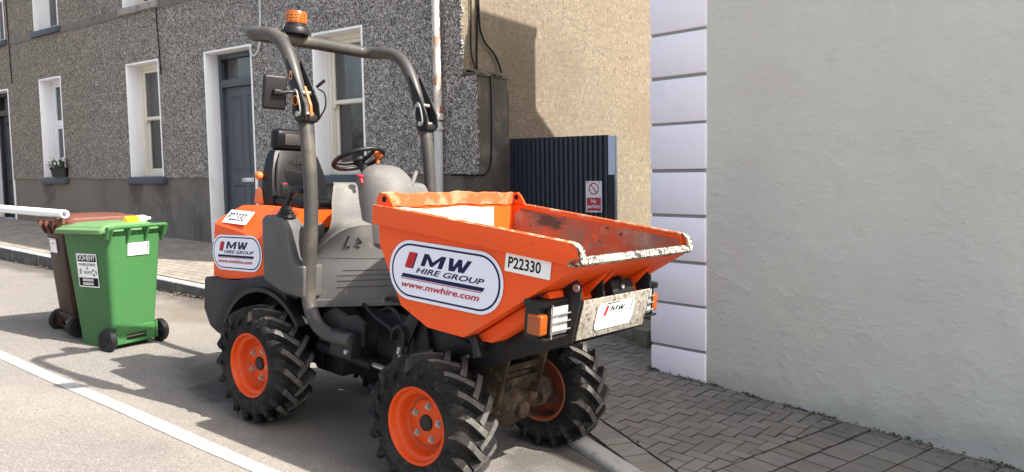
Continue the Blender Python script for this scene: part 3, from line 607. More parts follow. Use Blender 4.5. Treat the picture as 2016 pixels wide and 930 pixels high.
XA0, XA1 = -14.72, -6.03
hA = empty('terraced_house', 'grey pebbledashed house with the grey panelled door and cream sash windows', 'house', (0, 0, 0), 'terraced houses')
w2 = (-13.20, -12.26, 1.70, 3.50); w3 = (-8.51, -7.62, 1.68, 3.465); dA = (-10.96, -9.86, .70, 3.475)
uw = [(-13.2, -12.26, 4.42, 6.1), (-10.9, -9.95, 4.42, 6.1), (-8.51, -7.62, 4.42, 6.1)]
house_shell(hA, XA0, XA1, -.3, 6.6, [w2, w3, dA]+uw, 'dash_grey', 'plinth_grey', 1.675)
window(hA, *w2, 'sash', 'sill_blue', 'curtain'); window(hA, *w3, 'sash', 'sill_blue', 'curtain_dim')
for q in uw: window(hA, *q, 'sash', 'sill_stone', 'curtain')
door(hA, *dA, 'door_grey')
gd = Vector((math.sin(R(6)), math.cos(R(6)), 0)); gn = Vector((gd.y, -gd.x, 0)); g0 = Vector((XA1, Y0, 0))
b = MB(); e = g0+gd*7.5; mdp = g0+gd*3.75
b.face([(XA1, Y0-.02, -.3), (e.x, e.y, -.3), (e.x, e.y, 6.6), (mdp.x, mdp.y, 8.9), (XA1, Y0-.02, 6.6)])
b.build('gable_wall', 'gable', hA, flat=True)
b = MB()                                               # ragged edge of the dash where it turns the corner
for k in range(70):
    z = 2.78+k*.035; s_ = random.uniform(.012, .028); b.ball((XA1+random.uniform(0, .012), Y0-.01+random.uniform(-.01, .02), z), s_, u=6, v=4)
b.build('corner_bead', 'dash_grey', hA)
for q0, q1 in ((-12.15, -11.12), (XA0, -13.31)): b = MB(); b.box((q0, Y0-.032, 4.285), (q1, Y0-.019, 4.41), .003); b.build('string_course', 'band', hA)
b = MB(); X, YP = -6.325, Y0-.085
b.tube([(X+.012, YP, 6.5), (X+.004, YP, 4), (X, YP, 2.25)], .047, 16); pr = b.build('downpipe', 'pipe_rust', hA)
b = MB(); b.tube([(X, YP, 2.26), (X-.015, YP, 1.4), (X-.02, YP, .3)], .05, 16); b.build('lower_pipe', 'pipe_white', pr)
for z, h_ in ((2.28, .07), (2.17, .03), (4.4, .06)): b = MB(); b.lathe([(.05, z), (.064, z), (.064, z+h_), (.05, z+h_)], 18, 'z', Matrix.Translation((X, YP, 0))); b.build('pipe_collar', 'pipe_white', pr)
def cable(pts, r=.008, m='cable', parent=hA, name='cable'):
    b = MB(); b.tube(smooth_path(pts, 5), r, 8); return b.build(name, m, parent)
cable([(-12.205, 6.965, 6.5), (-12.2, 6.965, 4.42), (-12.17, 6.965, 3.7), (-12.14, 6.965, 3.28)], .009)
cable([(-9.56, 6.955, 6.5), (-9.565, 6.955, 4.06), (-9.59, 6.955, 3.66), (-9.6, 6.955, 3.50), (-9.65, 6.955, 3.38), (-9.74, 6.955, 3.33), (-9.81, 6.955, 3.37), (-9.82, 6.955, 3.45)], .017, 'pipe_white', hA, 'conduit')
def G_(x, y, z, off=.03): p = Vector((x, y, z)); return p+gn*(off-.03)
cable([G_(-5.99, 7.13, 4.8), G_(-5.99, 7.13, 3.59), G_(-5.99, 7.12, 3.01), (-5.97, 7.22, 2.80), (-5.93, 7.3, 2.775), (-5.83, 7.38, 2.765)], .009)
cable([G_(-5.98, 7.23, 4.8), G_(-5.98, 7.23, 3.61), G_(-5.98, 7.2, 2.86), (-5.95, 7.25, 2.78)], .011)
cable([G_(-5.98, 7.24, 4.8), G_(-5.97, 7.24, 3.5), G_(-5.97, 7.3, 3.2), G_(-5.95, 7.49, 3.02), G_(-5.94, 7.57, 2.88), G_(-5.935, 7.6, 2.78), G_(-5.93, 7.68, 2.6), G_(-5.93, 7.68, 2.05), G_(-5.93, 7.69, 1.2)], .011)

XB0 = -21.2
hB = empty('terraced_house', 'brownish pebbledashed house with the dark door and white plastic windows', 'house', (0, 0, 0), 'terraced houses')
w1 = (-16.38, -15.56, 1.715, 3.51); dB = (-18.88, -17.80, .90, 3.445); uB = [(-16.44, -15.52, 4.42, 6.1), (-18.68, -17.78, 4.42, 6.1)]
house_shell(hB, XB0, XA0, 0, 6.6, [w1, dB]+uB, 'dash_warm', 'plinth_warm', 1.695)
window(hB, *w1, 'upvc', 'sill_blue', 'curtain')
for q in uB: window(hB, *q, 'upvc', 'sill_blue', 'curtain')
door(hB, *dB, 'door_dark')
for q0, q1 in ((-17.6, -16.56), (-15.40, XA0-.002)): b = MB(); b.box((q0, Y0-.032, 4.285), (q1, Y0-.019, 4.41), .003); b.build('string_course', 'band', hB)
cable([(-17.585, 6.965, 6.5), (-17.58, 6.965, 5.1), (-17.56, 6.965, 4.3), (-17.545, 6.965, 3.55)], .009, parent=hB)

# planter on the sill of the plastic window
pl = empty('flower_planter', 'black plastic planter of white flowers on the white window\'s sill', 'planter', (-15.72, 6.995, 1.722))
b = MB(); b.loft([[(sx*(.30 if z else .26), sy*(.075 if z else .06), z) for sx, sy in ((-1, -1), (1, -1), (1, 1), (-1, 1))] for z in (0, .15)]); b.box((-.31, -.085, .14), (.31, .085, .165), .006); b.build('pot', 'pot', pl)
b = MB()
for k in range(420):
    c = Vector((random.uniform(-.34, .33), random.uniform(-.12, .09), .13+random.random()**1.2*.19)); s_ = random.uniform(.018, .036)
    q = Matrix.Rotation(random.uniform(0, 6.3), 3, 'Z') @ Matrix.Rotation(random.uniform(-1, 1), 3, 'X')
    b.face([c+q @ Vector(p)*s_ for p in ((-1, 0, 0), (0, -.6, .1), (1, 0, 0), (0, .6, .1))])
b.build('foliage', 'leaf', pl, flat=True)
b = MB()
for k in range(20):
    c = Vector((random.choice((-.2, -.06, .08, .22))+random.uniform(-.06, .06), random.uniform(-.14, -.02), .24+random.uniform(0, .1)))
    for j in range(5):
        q = Matrix.Rotation(j*1.257, 3, 'Y') @ Matrix.Rotation(.4, 3, 'X'); b.face([c+q @ Vector(p)*.034 for p in ((0, 0, 0), (-.6, -.1, .8), (0, -.15, 1.2), (.6, -.1, .8))])
b.build('blossom', 'petal', pl, flat=True)

# gate pillar: the wider lower stub at the house corner
gp = empty('gate_pillar', 'dark cement gate pillar with mossy top beside the rusty downpipe', 'pillar', (0, 0, 0))
b = MB(); b.box((XA1+.002, Y0, -.2), (-5.81, 7.54, 2.74), .012); b.build('pillar_body', 'concrete_dark', gp)
b = MB(); b.box((XA1+.002, Y0-.022, 1.66), (-5.815, Y0-.001, 2.76), .006)
for k in range(60): b.ball((-5.815+random.uniform(-.012, .006), Y0-.012+random.uniform(-.01, .02), 1.66+k*.018), random.uniform(.008, .018), u=6, v=4)
b.build('pebbledash_face', 'dash_grey', gp)
b = MB(); b.prism([(XA1+.004, 2.741), (-5.80, 2.741), (-5.84, 2.77), (XA1+.004, 2.80)], 6.975, 7.56, 'y', .008); 
tmp = bmesh.new(); bmesh.ops.create_grid(tmp, x_segments=10, y_segments=24, size=.5)
for v in tmp.verts:
    x, y = -5.92+v.co.x*.21, 7.268+v.co.y*.55; v.co = Vector((x+mnoise.noise(Vector((y*9, x*9, 1)))*.02, y, 2.768+.05*(1-abs(v.co.x*2))+mnoise.noise(Vector((x*14, y*14, 3)))*.03+mnoise.noise(Vector((x*40, y*40, 5)))*.012))
b.add(tmp); b.build('cap', 'concrete_dark', gp, angle=70)
b = MB(); b.tube(smooth_path([(-5.795, 7.2, 2.75), (-5.795, 7.215, 2.6), (-5.795, 7.21, 2.1), (-5.795, 7.18, 1.78), (-5.797, 7.09, 1.672), (-5.80, 6.98, 1.655), (-5.9, 6.968, 1.655), (-6.2, 6.968, 1.66)], 5), .008, 8); b.build('cable', 'cable', gp)

# gate
gt = empty('metal_gate', 'dark corrugated steel yard gate beside the cement pillar', 'gate', (0, 0, 0))
b = MB(); n = 21; x0, x1 = -5.80, -4.485; prof = []
for k in range(n):
    p_ = (x1-x0)/n; xx = x0+p_*k
    for u, d in ((0, .0), (.42, .0), (.5, -.022), (.9, -.022), (1.0, 0)): prof.append((xx+u*p_, 7.54+d))
lo = [b.bm.verts.new((x, y, .12)) for x, y in prof]; hi = [b.bm.verts.new((x, y, 2.062-.004*(x-x0))) for x, y in prof]
lo2 = [b.bm.verts.new((x, y+.004, .12)) for x, y in prof]; hi2 = [b.bm.verts.new((x, y+.004, 2.062-.004*(x-x0))) for x, y in prof]
for k in range(len(prof)-1):
    b.bm.faces.new([lo[k], lo[k+1], hi[k+1], hi[k]]); b.bm.faces.new([lo2[k+1], lo2[k], hi2[k], hi2[k+1]]); b.bm.faces.new([hi[k], hi[k+1], hi2[k+1], hi2[k]])
b.build('sheet_panel', 'gate', gt, flat=True)
b = MB(); b.box((-4.484, 7.525, .1), (-4.395, 7.57, 2.045), .004); fr = b.build('edge_post', 'galv', gt)
b = MB(); b.box((-4.478, 7.518, .1), (-4.405, 7.5255, 1.64), .002); b.build('dark_strip', 'bplastic', fr)
b = MB()
for z in (.5, 1.2, 1.9): b.box((-5.79, 7.548, z), (-4.486, 7.59, z+.06), .003)
b.build('rail', 'gate', gt)
sg = Sticker((-4.648, 7.507, 1.407), (1, 0, 0), (0, 0, 1)); sg.slab(.2, .333, 'sign_white', .004)
def ringp(r, n=40, cu=0, cv=0): return [(cu+r*math.cos(2*math.pi*k/n), cv+r*math.sin(2*math.pi*k/n)) for k in range(n)]
sg.poly(ringp(.064, cv=.085), 'sign_red'); sg.poly(ringp(.051, cv=.085), 'sign_white'); c_, s_ = math.cos(R(-48)), math.sin(R(-48))
sg.poly([(u*c_-v*s_, .085+u*s_+v*c_) for u, v in ((-.054, -.0065), (.054, -.0065), (.054, .0065), (-.054, .0065))], 'sign_red')
sg.poly([(-.088, -.15), (.088, -.15), (.088, -.01), (-.088, -.01)], 'sign_red'); sg.text('No', -.032, -.067, .064, .042, 'sign_white', bold=.02); sg.text('parking', -.082, -.134, .164, .052, 'sign_white', bold=.02)
for u in (-.07, .07):
    for v in (.15, -.152): sg.poly(ringp(.007, 10, u, v), 'black')
tag(sg.build('no_parking_sign'), 'white and red no parking sign fixed on the corrugated gate', 'sign')

# ------------------------------------------------------------------ right building
rb = empty('rendered_house', 'sage cream painted house with lilac white corner quoins', 'house', (0, 0, 0))
c0 = Vector((-3.267, 6.198, 0)); wd = Vector((math.cos(R(-10.8)), math.sin(R(-10.8)), 0)); nd = Vector((wd.y, -wd.x, 0)); ld = -nd
def RB(u, v, z): p = c0+wd*u+ld*v; return (p.x, p.y, z)      # u along the front, v into the depth
prof = [(0, -.6), (0, 4.85), (1.62, 5.66), (2.3, 5.9), (2.74, 5.52), (4.6, 4.0), (4.6, -.6)]
b = MB(); Lr = 7.6
A_ = [b.bm.verts.new(RB(0, v, z)) for v, z in prof]; B_ = [b.bm.verts.new(RB(Lr, v, z)) for v, z in prof]
b.bm.faces.new(A_); b.bm.faces.new(B_[::-1])
for k in (0, 5, 6): b.bm.faces.new([A_[k], B_[k], B_[(k+1) % 7], A_[(k+1) % 7]])
b.build('wall', 'wall_cream', rb, flat=True, recalc=True)
b = MB()
for k in (1, 2, 3, 4):
    (v0, z0), (v1, z1) = prof[k], prof[k+1]
    b.loft([[RB(u, v0, z0+.004), RB(u, v1, z1+.004), RB(u, v1, z1+.07), RB(u, v0, z0+.07)] for u in (-.04, Lr+.04)])
b.build('roof', 'slate', rb)
b = MB(); b.loft([[RB(u, v, z) for u, v in ((.02, 1.70), (.7, 1.70), (.7, 2.74), (.02, 2.74))] for z in (5.4, 6.56)]); b.loft([[RB(u, v, z) for u, v in ((-.01, 1.67), (.73, 1.67), (.73, 2.77), (-.01, 2.77))] for z in (6.56, 6.63)]); b.build('chimney', 'wall_cream', rb)
zj = [-.12, .22, .582, .933, 1.31, 1.676, 2.055, 2.427, 2.783, 3.15, 3.52, 3.89, 4.26, 4.62]
for k in range(len(zj)-1):
    b = MB(); g = .0125; t = .024
    T = Matrix(((wd.x, nd.x, 0, c0.x), (wd.y, nd.y, 0, c0.y), (0, 0, 1, 0), (0, 0, 0, 1)))
    # local: x along front, y outwards
    ja, jb = random.uniform(-.003, .003), random.uniform(-.004, .004); b.box((-.003+ja*.6, -.60, zj[k]+g+ja), (.543+jb, t+ja, zj[k+1]-g+jb*.7), random.uniform(.007, .013), T); b.build('quoin', 'quoin', rb)
b = MB(); b.box((.004, -.58, -.3), (.535, .004, 4.7), 0, T); b.build('quoin_backing', 'wall_joint', rb)
b = MB(); b.tube(smooth_path([RB(-.04, -.05, 4.82), RB(Lr, -.05, 4.82)], 2), .05); b.build('gutter', 'cable', rb)

# moss and weeds along the foot of the cream wall
b = MB()
for k in range(900):
    u = random.random()**1.4*3.2; v = -abs(random.gauss(0, .022))-.028 if u < .56 else -abs(random.gauss(0, .02))-.004
    if mnoise.noise(Vector((u*3.1, 0, 4))) < -.12 and random.random() < .85: continue
    p = Vector(RB(u, v, 0)); c = Vector((p.x, p.y, pz(p.x, p.y)+random.random()*.018)); s_ = random.uniform(.004, .013)
    q = Matrix.Rotation(random.uniform(0, 6.3), 3, 'Z') @ Matrix.Rotation(random.uniform(-1.2, 1.2), 3, 'X')
    b.face([c+q @ Vector(p_)*s_ for p_ in ((-1, 0, 0), (0, -.7, .2), (1, 0, 0), (0, .7, .2))])
for k in range(1500):
    u = random.random()*3.0; v = -abs(random.gauss(0, .13))-.03
    p = Vector(RB(u, v, 0)); pe_ = V2(p.x, p.y)-O_; fx = abs((pe_.dot(ex)/.1+.5) % 1-.5); fy = abs((pe_.dot(ey)/.1+.5) % 1-.5)
    if min(fx, fy) > .09: continue
    c = Vector((p.x, p.y, pz(p.x, p.y)-.002+random.random()*.006)); s_ = random.uniform(.004, .010)
    q = Matrix.Rotation(random.uniform(0, 6.3), 3, 'Z'); b.face([c+q @ Vector(p_)*s_ for p_ in ((-1, 0, 0), (0, -.7, .2), (1, 0, 0), (0, .7, .2))])
tag(b.build('moss', 'moss', flat=True), 'dark moss along the foot of the cream wall', 'moss', kind='stuff')

# rubble at the mouth of the lane
b = MB(); tmp = bmesh.new(); bmesh.ops.create_cube(tmp, size=1); bmesh.ops.subdivide_edges(tmp, edges=tmp.edges[:], cuts=5, use_grid_fill=True)
for v in tmp.verts:
    p = Vector((v.co.x*1.0, v.co.y*.32, v.co.z*.2)); nz = mnoise.noise(p*5)*.035+mnoise.noise(p*14)*.012; d_ = Vector((v.co.x*.6, v.co.y, v.co.z)).normalized(); v.co = p*(1-.10*max(0, abs(v.co.x)*2-.6))+d_*nz
b.add(tmp, Matrix.Translation((-3.98, 7.15, .08)) @ Matrix.Rotation(R(-28), 4, 'Z')); tag(b.build('stone_block', 'stone', angle=60), 'mossy grey stone block lying beside the quoined corner', 'stone')
b = MB()
for k in range(900):
    c = Vector((-4.25+random.gauss(0, .35), 8.0+random.gauss(0, .35), .05+abs(random.gauss(0, .12)))); s_ = random.uniform(.015, .04)
    q = Matrix.Rotation(random.uniform(0, 6.3), 3, 'Z') @ Matrix.Rotation(random.uniform(-1.2, 1.2), 3, 'X')
    b.face([c+q @ Vector(p_)*s_ for p_ in ((-1, 0, 0), (0, -.45, .2), (1, 0, .2), (0, .45, .2))])
tag(b.build('weeds', 'leaf', flat=True), 'low weeds growing in the lane behind the stone', 'weeds', kind='stuff')
for k, (L0, p, az) in enumerate([(.9, (-4.55, 8.6, .55), 20), (.8, (-4.6, 8.75, .40), 10)]):
    b = MB(); b.box((-L0/2, -.04, -.03), (L0/2, .04, .03), .005, Matrix.Translation(p) @ Matrix.Rotation(R(az), 4, 'Z'))
    b.box((-L0/2+.1, -.05, -p[2]+.05), (-L0/2+.18, .05, -.03), .004, Matrix.Translation(p) @ Matrix.Rotation(R(az), 4, 'Z')); b.box((L0/2-.18, -.05, -p[2]+.05), (L0/2-.1, .05, -.03), .004, Matrix.Translation(p) @ Matrix.Rotation(R(az), 4, 'Z'))
    tag(b.build('timber_plank', 'timber'), ['pale timber rail at the gable wall behind the weeds, upper one', 'pale timber rail at the gable wall behind the weeds, lower one'][k], 'timber', 'timber in the lane')
# dry leaves along the kerb
b = MB()
for k in range(260):
    x = random.choice((-12.9, -12.2, -9.3, -8.9, -8.7))+random.gauss(0, .35) if random.random() < .75 else random.uniform(-18, -7.5)
    y = ky(x)-abs(random.gauss(0, .05))-.015; c = Vector((x, y, rz(x, y)+.012+random.random()*.015)); s_ = random.uniform(.012, .028)
    q = Matrix.Rotation(random.uniform(0, 6.3), 3, 'Z') @ Matrix.Rotation(random.uniform(-.6, .6), 3, 'X'); b.mi = 0 if random.random() < .75 else 1
    b.face([c+q @ Vector(p_)*s_ for p_ in ((-1, 0, 0), (0, -.6, .2), (1, 0, .1), (0, .6, .2))])
tag(b.build('dry_leaves', ['dry_leaf', 'leaf'], flat=True), 'dry leaves gathered in the gutter along the kerb', 'leaves', kind='stuff')

# ------------------------------------------------------------------ wheelie bins
def frame(x, y, z, yaw): return Matrix.Translation((x, y, z)) @ Matrix.Rotation(R(yaw), 4, 'Z')
def rsec(xf, xb, hw, z, r=.045, n=5):
    pts = []
    for cx, cy, a0 in ((xb-r, hw-r, 0), (xf+r, hw-r, 90), (xf+r, -hw+r, 180), (xb-r, -hw+r, 270)):
        for k in range(n): q = R(a0+90*k/(n-1)); pts.append((cx+r*math.cos(q), cy+r*math.sin(q), z))
    return pts
def wheelie_bin(M, label, body, lid, group):
    root = empty('wheelie_bin', label, 'bin', M @ Matrix.Diagonal((1, 1, 1.025, 1)), group)
    b = MB()
    b.loft([rsec(-.44, -.075, .205, .012, .03), rsec(-.45, -.07, .21, .17, .035), rsec(-.455, .02, .215, .185, .04), rsec(-.487, .052, .24, .55), rsec(-.53, .082, .266, .955), rsec(-.535, .085, .268, .975), rsec(-.56, .10, .286, .98), rsec(-.562, .102, .288, 1.0)])
    for sy in (-1, 1):                                   # rib pair under the rim, wheel cheeks
        for xx in (-.36, -.24): b.box((xx, sy*.255-.012, .895), (xx+.03, sy*.268+.012, .975), .006)
        b.box((-.08, sy*.20-.008, .05), (.045, sy*.20+.008, .20), .004)
    b.box((-.07, -.19, .12), (.035, .19, .188), .008); b.box((-.07, -.192, .045), (.03, .192, .07), .006)
    for sy in (-1, 1): b.box((-.02, sy*.10-.085, .06), (.032, sy*.10+.085 if sy*.10+.085 < .19 else .19, .125), .004) if False else None
    b.box((.0, -.192, .06), (.034, -.1, .19), .006); b.box((.0, .1, .06), (.034, .192, .19), .006)
    bo = b.build('body', body, root)
    b = MB(); b.box((-.068, -.10, .072), (.006, .10, .122)); b.build('lifting_recess', 'bin_dark', bo)
    b = MB(); b.cyl((0, -.25, .1), (0, .25, .1), .011); b.build('axle', 'steel', root)
    for sy in (-1, 1):
        b = MB(); b.lathe([(.03, -.022), (.062, -.024), (.07, -.03), (.092, -.028), (.1, -.018), (.1, .018), (.092, .028), (.07, .03), (.062, .024), (.03, .022)], 28, 'y', Matrix.Translation((0, sy*.262, .1)))
        wo = b.build('wheel', 'bplastic', root)
        b = MB(); b.lathe([(.0, -.020), (.03, -.026), (.034, -.012), (.06, -.010)], 18, 'y', Matrix.Translation((0, sy*.262, .1)) @ Matrix.Rotation(0 if sy < 0 else math.pi, 4, 'Z'))
        for k in range(6): q = k*math.pi/3; b.box((.03, -.018, -.005), (.064, .018, .005), .002, Matrix.Translation((0, sy*.262, .1)) @ Matrix.Rotation(q, 4, 'Y'))
        b.build('hub', 'bplastic', wo)
    b = MB()                                             # lid: skirt, rolled rim, two raised steps
    b.loft([rsec(-.612, .06, .298, .982, .06), rsec(-.617, .065, .303, .99, .06), rsec(-.614, .062, .302, 1.018, .06), rsec(-.60, .05, .288, 1.030, .06), rsec(-.60, .04, .27, 1.032, .06), rsec(-.585, .035, .258, 1.048, .06), rsec(-.50, .02, .22, 1.056, .06), rsec(-.47, .0, .20, 1.07, .06), rsec(-.4, -.05, .16, 1.076, .06)])
    b.prism([(-.66, .985), (-.60, 1.02), (-.60, .975), (-.655, .965)], -.2, .2, 'y', .006)
    b.build('lid', lid, root)
    b = MB(); b.tube(smooth_path([(.09, -.283, .95), (.118, -.284, 1.01), (.135, -.27, 1.036), (.137, -.2, 1.04), (.137, .2, 1.04), (.135, .27, 1.036), (.118, .284, 1.01), (.09, .283, .95)], 4), .0165, 12)
    for yy in (-.262, -.09, .09, .262):
        b.prism([(.07, .90), (.087, .90), (.148, 1.02), (.148, 1.045), (.06, 1.045), (.06, .99)], yy-.008, yy+.008, 'y', .003)
    b.box((.04, -.27, .985), (.088, .27, 1.004), .004)
    b.build('handle', body if 'green' in body else lid, root)
    return root, bo
gb, gbody = wheelie_bin(frame(-7.01, 3.65, rz(-7.01, 3.65)-.002, 9.5), 'green wheelie bin with a waste company sticker and yellow bottle on top', 'bin_green', 'bin_lid_green', 'wheelie bins')
sk = Sticker((.0795, .02, .845), (0, 1, 0), (.08, 0, 1), .003); sk.slab(.21, .105, 'st_plain', .006)
sk.poly([(-.092, -.045), (-.08, -.045), (-.08, .04), (-.092, .04)], 'grey_print'); sk.poly([(.088, -.04), (.098, -.04), (.098, .045), (.088, .045)], 'black'); sk.poly([(-.035, .008), (.01, .010), (.01, .014), (-.035, .012)], 'grey_print')
sk.build('address_card', gbody)
sd = Sticker((-.225, -.2515, .675), (1, 0, 0), (0, -.069, 1), .0025); SW, SH = .27, .285
sd.rrect(SW, SH, .006, 'st_plain'); sd.poly([(-SW/2+.010, .075), (SW/2-.010, .075), (SW/2-.010, SH/2-.010), (-SW/2+.010, SH/2-.010)], 'black'); sd.poly([(-SW/2+.010, -SH/2+.010), (SW/2-.010, -SH/2+.010), (SW/2-.010, -.062), (-SW/2+.010, -.062)], 'black')
sd.text('DOHENY', -.118, .086, .236, .044, 'st_plain', bold=.010); sd.text('WHEELIE BINS', -.112, .040, .224, .022, 'black', bold=.004); sd.text('&', -.012, .008, .024, .022, 'black'); sd.text('SKIPS', -.052, -.028, .104, .024, 'black')
for k in range(3):                                       # recycling arrows
    q = R(90+120*k); rp = []
    for t_ in range(7): z = q+R(t_*12); rp.append((.088+.030*math.cos(z), -.015+.030*math.sin(z)))
    for t_ in range(6, -1, -1): z = q+R(t_*12); rp.append((.088+.018*math.cos(z), -.015+.018*math.sin(z)))
    sd.poly(rp, 'black', .0002)
sd.poly([(-.105, -.03), (-.09, -.035), (-.08, -.01), (-.085, .02), (-.1, .015), (-.11, -.01)], 'grey_print')
for v in (-.09, -.122):
    sd.poly([(-.075, v), (.065, v), (.065, v+.019), (-.075, v+.019)], 'st_plain', .0002)
    for i in range(8): sd.poly([(-.066+i*.0165, v+.004), (-.055+i*.0165, v+.004), (-.055+i*.0165, v+.015), (-.066+i*.0165, v+.015)], 'grey_print', .0001)
sd.build('company_sticker', gbody)
bb, bbody = wheelie_bin(frame(-7.84, 3.47, rz(-7.84, 3.47)-.002, -98), 'brown wheelie bin under the white pole, behind the green bin', 'bin_brown', 'bin_lid_brown', 'wheelie bins')
sk = Sticker((.0765, -.055, .80), (0, 1, 0), (.08, 0, 1), .003); sk.slab(.2, .125, 'st_plain', .006); sk.poly([(-.09, -.05), (-.08, -.05), (-.08, .05), (-.09, .05)], 'black'); sk.poly([(-.02, .012), (.06, .015), (.06, .027), (-.02, .024)], 'grey_print'); sk.poly([(-.098, .05), (.098, .055), (.098, .0585), (-.098, .0535)], 'grey_print', .0002); sk.build('address_card', bbody)
# bottle lying on the green lid
bt = empty('drink_bottle', 'small plastic bottle of yellow drink lying on the green bin lid', 'bottle', frame(-7.01, 3.65, rz(-7.01, 3.65)-.002, 9.5) @ Matrix.Translation((-.03, .105, 1.116)) @ Matrix.Rotation(R(6), 4, 'Z'))
b = MB(); b.lathe([(.0, -.125), (.024, -.125), (.031, -.115), (.032, -.03), (.029, -.02), (.032, 0), (.032, .015)], 20, 'y'); b.build('drink_filled_body', 'juice', bt)
b = MB(); b.lathe([(.0325, .0), (.033, .005), (.033, .07), (.0325, .075)], 20, 'y'); b.build('label_band', 'bottle_label', bt)
b = MB(); b.lathe([(.032, .075), (.03, .09), (.02, .115), (.013, .125), (.013, .14), (.0, .14)], 20, 'y'); b.build('neck', 'bottle_clear', bt)
b = MB(); b.lathe([(.015, .128), (.015, .148), (.0, .148)], 16, 'y'); b.build('cap', 'upvc', bt)

# white pole laid across the brown bin
pz0 = rz(-7.93, 3.3)+1.058+.037
pe = empty('white_pole', 'long white pole resting across the handle of the brown bin', 'pole', (-7.475, 3.33, pz0+.012))
b = MB(); b.lathe([(.026, .0), (.0365, .0), (.037, .012), (.037, 2.95), (.026, 2.95), (.026, .0)], 24, 'x', Matrix.Rotation(math.pi, 4, 'Z') @ Matrix.Rotation(R(-1.2), 4, 'Y')); b.build('tube', 'upvc', pe)
b = MB(); b.cyl((-2.85, 0, .02), (-2.85, 0, -1.10), .03); b.box((-3.0, -.15, -1.16), (-2.7, .15, -1.08), .01); b.build('end_stand', 'upvc', pe)

# ------------------------------------------------------------------ the site dumper
DM = Matrix.Translation((-3.8348, 3.7655, -.0007)) @ Matrix.Rotation(R(-2), 4, 'Z') @ Matrix.Rotation(R(4.2), 4, 'Y') @ Matrix.Rotation(R(-1.5), 4, 'X')
dumper = empty('site_dumper', 'orange site dumper with a tipping skip and tractor tyres parked at the kerb', 'dumper', DM)
NEAR = (1, 0, 0)
def letters_mw(st, x, y, w, h, m):
    """bold italic M and W drawn as quads in a w by h box"""
    sh = .42*h
    def P(u, v, o): return (x+o+u*(w-sh)*.46+v*sh, y+v*h)
    s_ = .21
    M_ = [[(0, 0), (s_, 0), (s_, 1), (0, 1)], [(1-s_, 0), (1, 0), (1, 1), (1-s_, 1)], [(s_, 1), (s_, .62), (.5-.06, .05), (.5, .05), (.5, .42)], [(1-s_, 1), (.5, .42), (.5, .05), (.5+.06, .05), (1-s_, .62)]]
    W_ = [[(0, 1), (.2, 1), (.30, .36), (.30, 0), (.16, 0)], [(.30, 0), (.42, 0), (.5, .45), (.5, 1), (.42, 1), (.30, .36)], [(1, 1), (.8, 1), (.70, .36), (.70, 0), (.84, 0)], [(.70, 0), (.58, 0), (.5, .45), (.5, 1), (.58, 1), (.70, .36)]]
    o2 = (w-sh)*.52
    for polys, o in ((M_, 0), (W_, o2)):
        for p in polys: st.poly([P(u, v, o) for u, v in p], m, .00002)
def mw(st, w, h, sheen=True):
    r = h*.48; st.rrect(w, h, r, 'st_white'); st.rrect(w*.955, h*.895, r*.9, 'navy'); st.rrect(w*.925, h*.83, r*.83, 'st_white')
    X = lambda u: (u-.5)*w; Y = lambda v: (v-.5)*h
    st.poly([(X(.155), Y(.535)), (X(.225), Y(.535)), (X(.265), Y(.80)), (X(.195), Y(.80))], 'navy', .0003)
    st.poly([(X(.145), Y(.545)), (X(.215), Y(.545)), (X(.255), Y(.81)), (X(.185), Y(.81))], 'st_red', .0003)
    letters_mw(st, X(.29), Y(.605), w*.46, h*.21, 'navy')
    st.text('HIRE GROUP', X(.25), Y(.475), w*.60, h*.095, 'navy', shear=.35, bold=.02)
    st.poly([(X(.115), Y(.37)), (X(.84), Y(.37)), (X(.855), Y(.435)), (X(.13), Y(.435))], 'navy', .0004)
    st.poly([(X(.115), Y(.345)), (X(.83), Y(.345)), (X(.833), Y(.358)), (X(.118), Y(.358))], 'st_red', .0003)
    st.text('www.mwhire.com', X(.125), Y(.205), w*.69, h*.105, 'st_red', shear=.25, bold=.02)
def pnum(st, w, h):
    st.rrect(w, h, .003, 'st_plain'); st.text('P22330', -w*.43, -h*.30, w*.72, h*.60, 'black', bold=.022)

# --- skip
hw = lambda x: .592-.066*(x-.36)/1.33
sh = lambda x: -.020*(x-.36)/1.33
def sk_(c): return (c.x, c.y*hw(c.x)+sh(c.x), c.z)
rim_t = lambda x: 1.535-.05*(x-.34)
side = [(.345, rim_t(.345)-.004), (.375, 1.315), (.56, 1.0), (.765, .912), (1.02, .905), (1.69, 1.36), (1.665, rim_t(1.665)-.004)]
b = MB()
for sgn in (-1, 1): b.prism(side, sgn*1.0, sgn*.978, 'y', 0, None, 2, sk_)
outl = [(.375, 1.315), (.56, 1.0), (.765, .912), (1.02, .905), (1.69, 1.36)]
def plate(p, q, th, t=.978):
    d = Vector((q[0]-p[0], 0, q[1]-p[1])).normalized(); n = Vector((-d.z, 0, d.x)); n = n if True else n
    P2 = [(p[0], p[1]), (q[0], q[1]), (q[0]+n.x*th, q[1]+n.z*th), (p[0]+n.x*th, p[1]+n.z*th)]
    b.prism(P2, -t, t, 'y', 0, None, 2, sk_)
for p, q in zip(outl[:-1], outl[1:]): plate(p, q, .010)
b.prism([(.345, 1.60), (.355, 1.60), (.387, 1.315), (.375, 1.315)], -.978, .978, 'y', 0, None, 2, sk_)
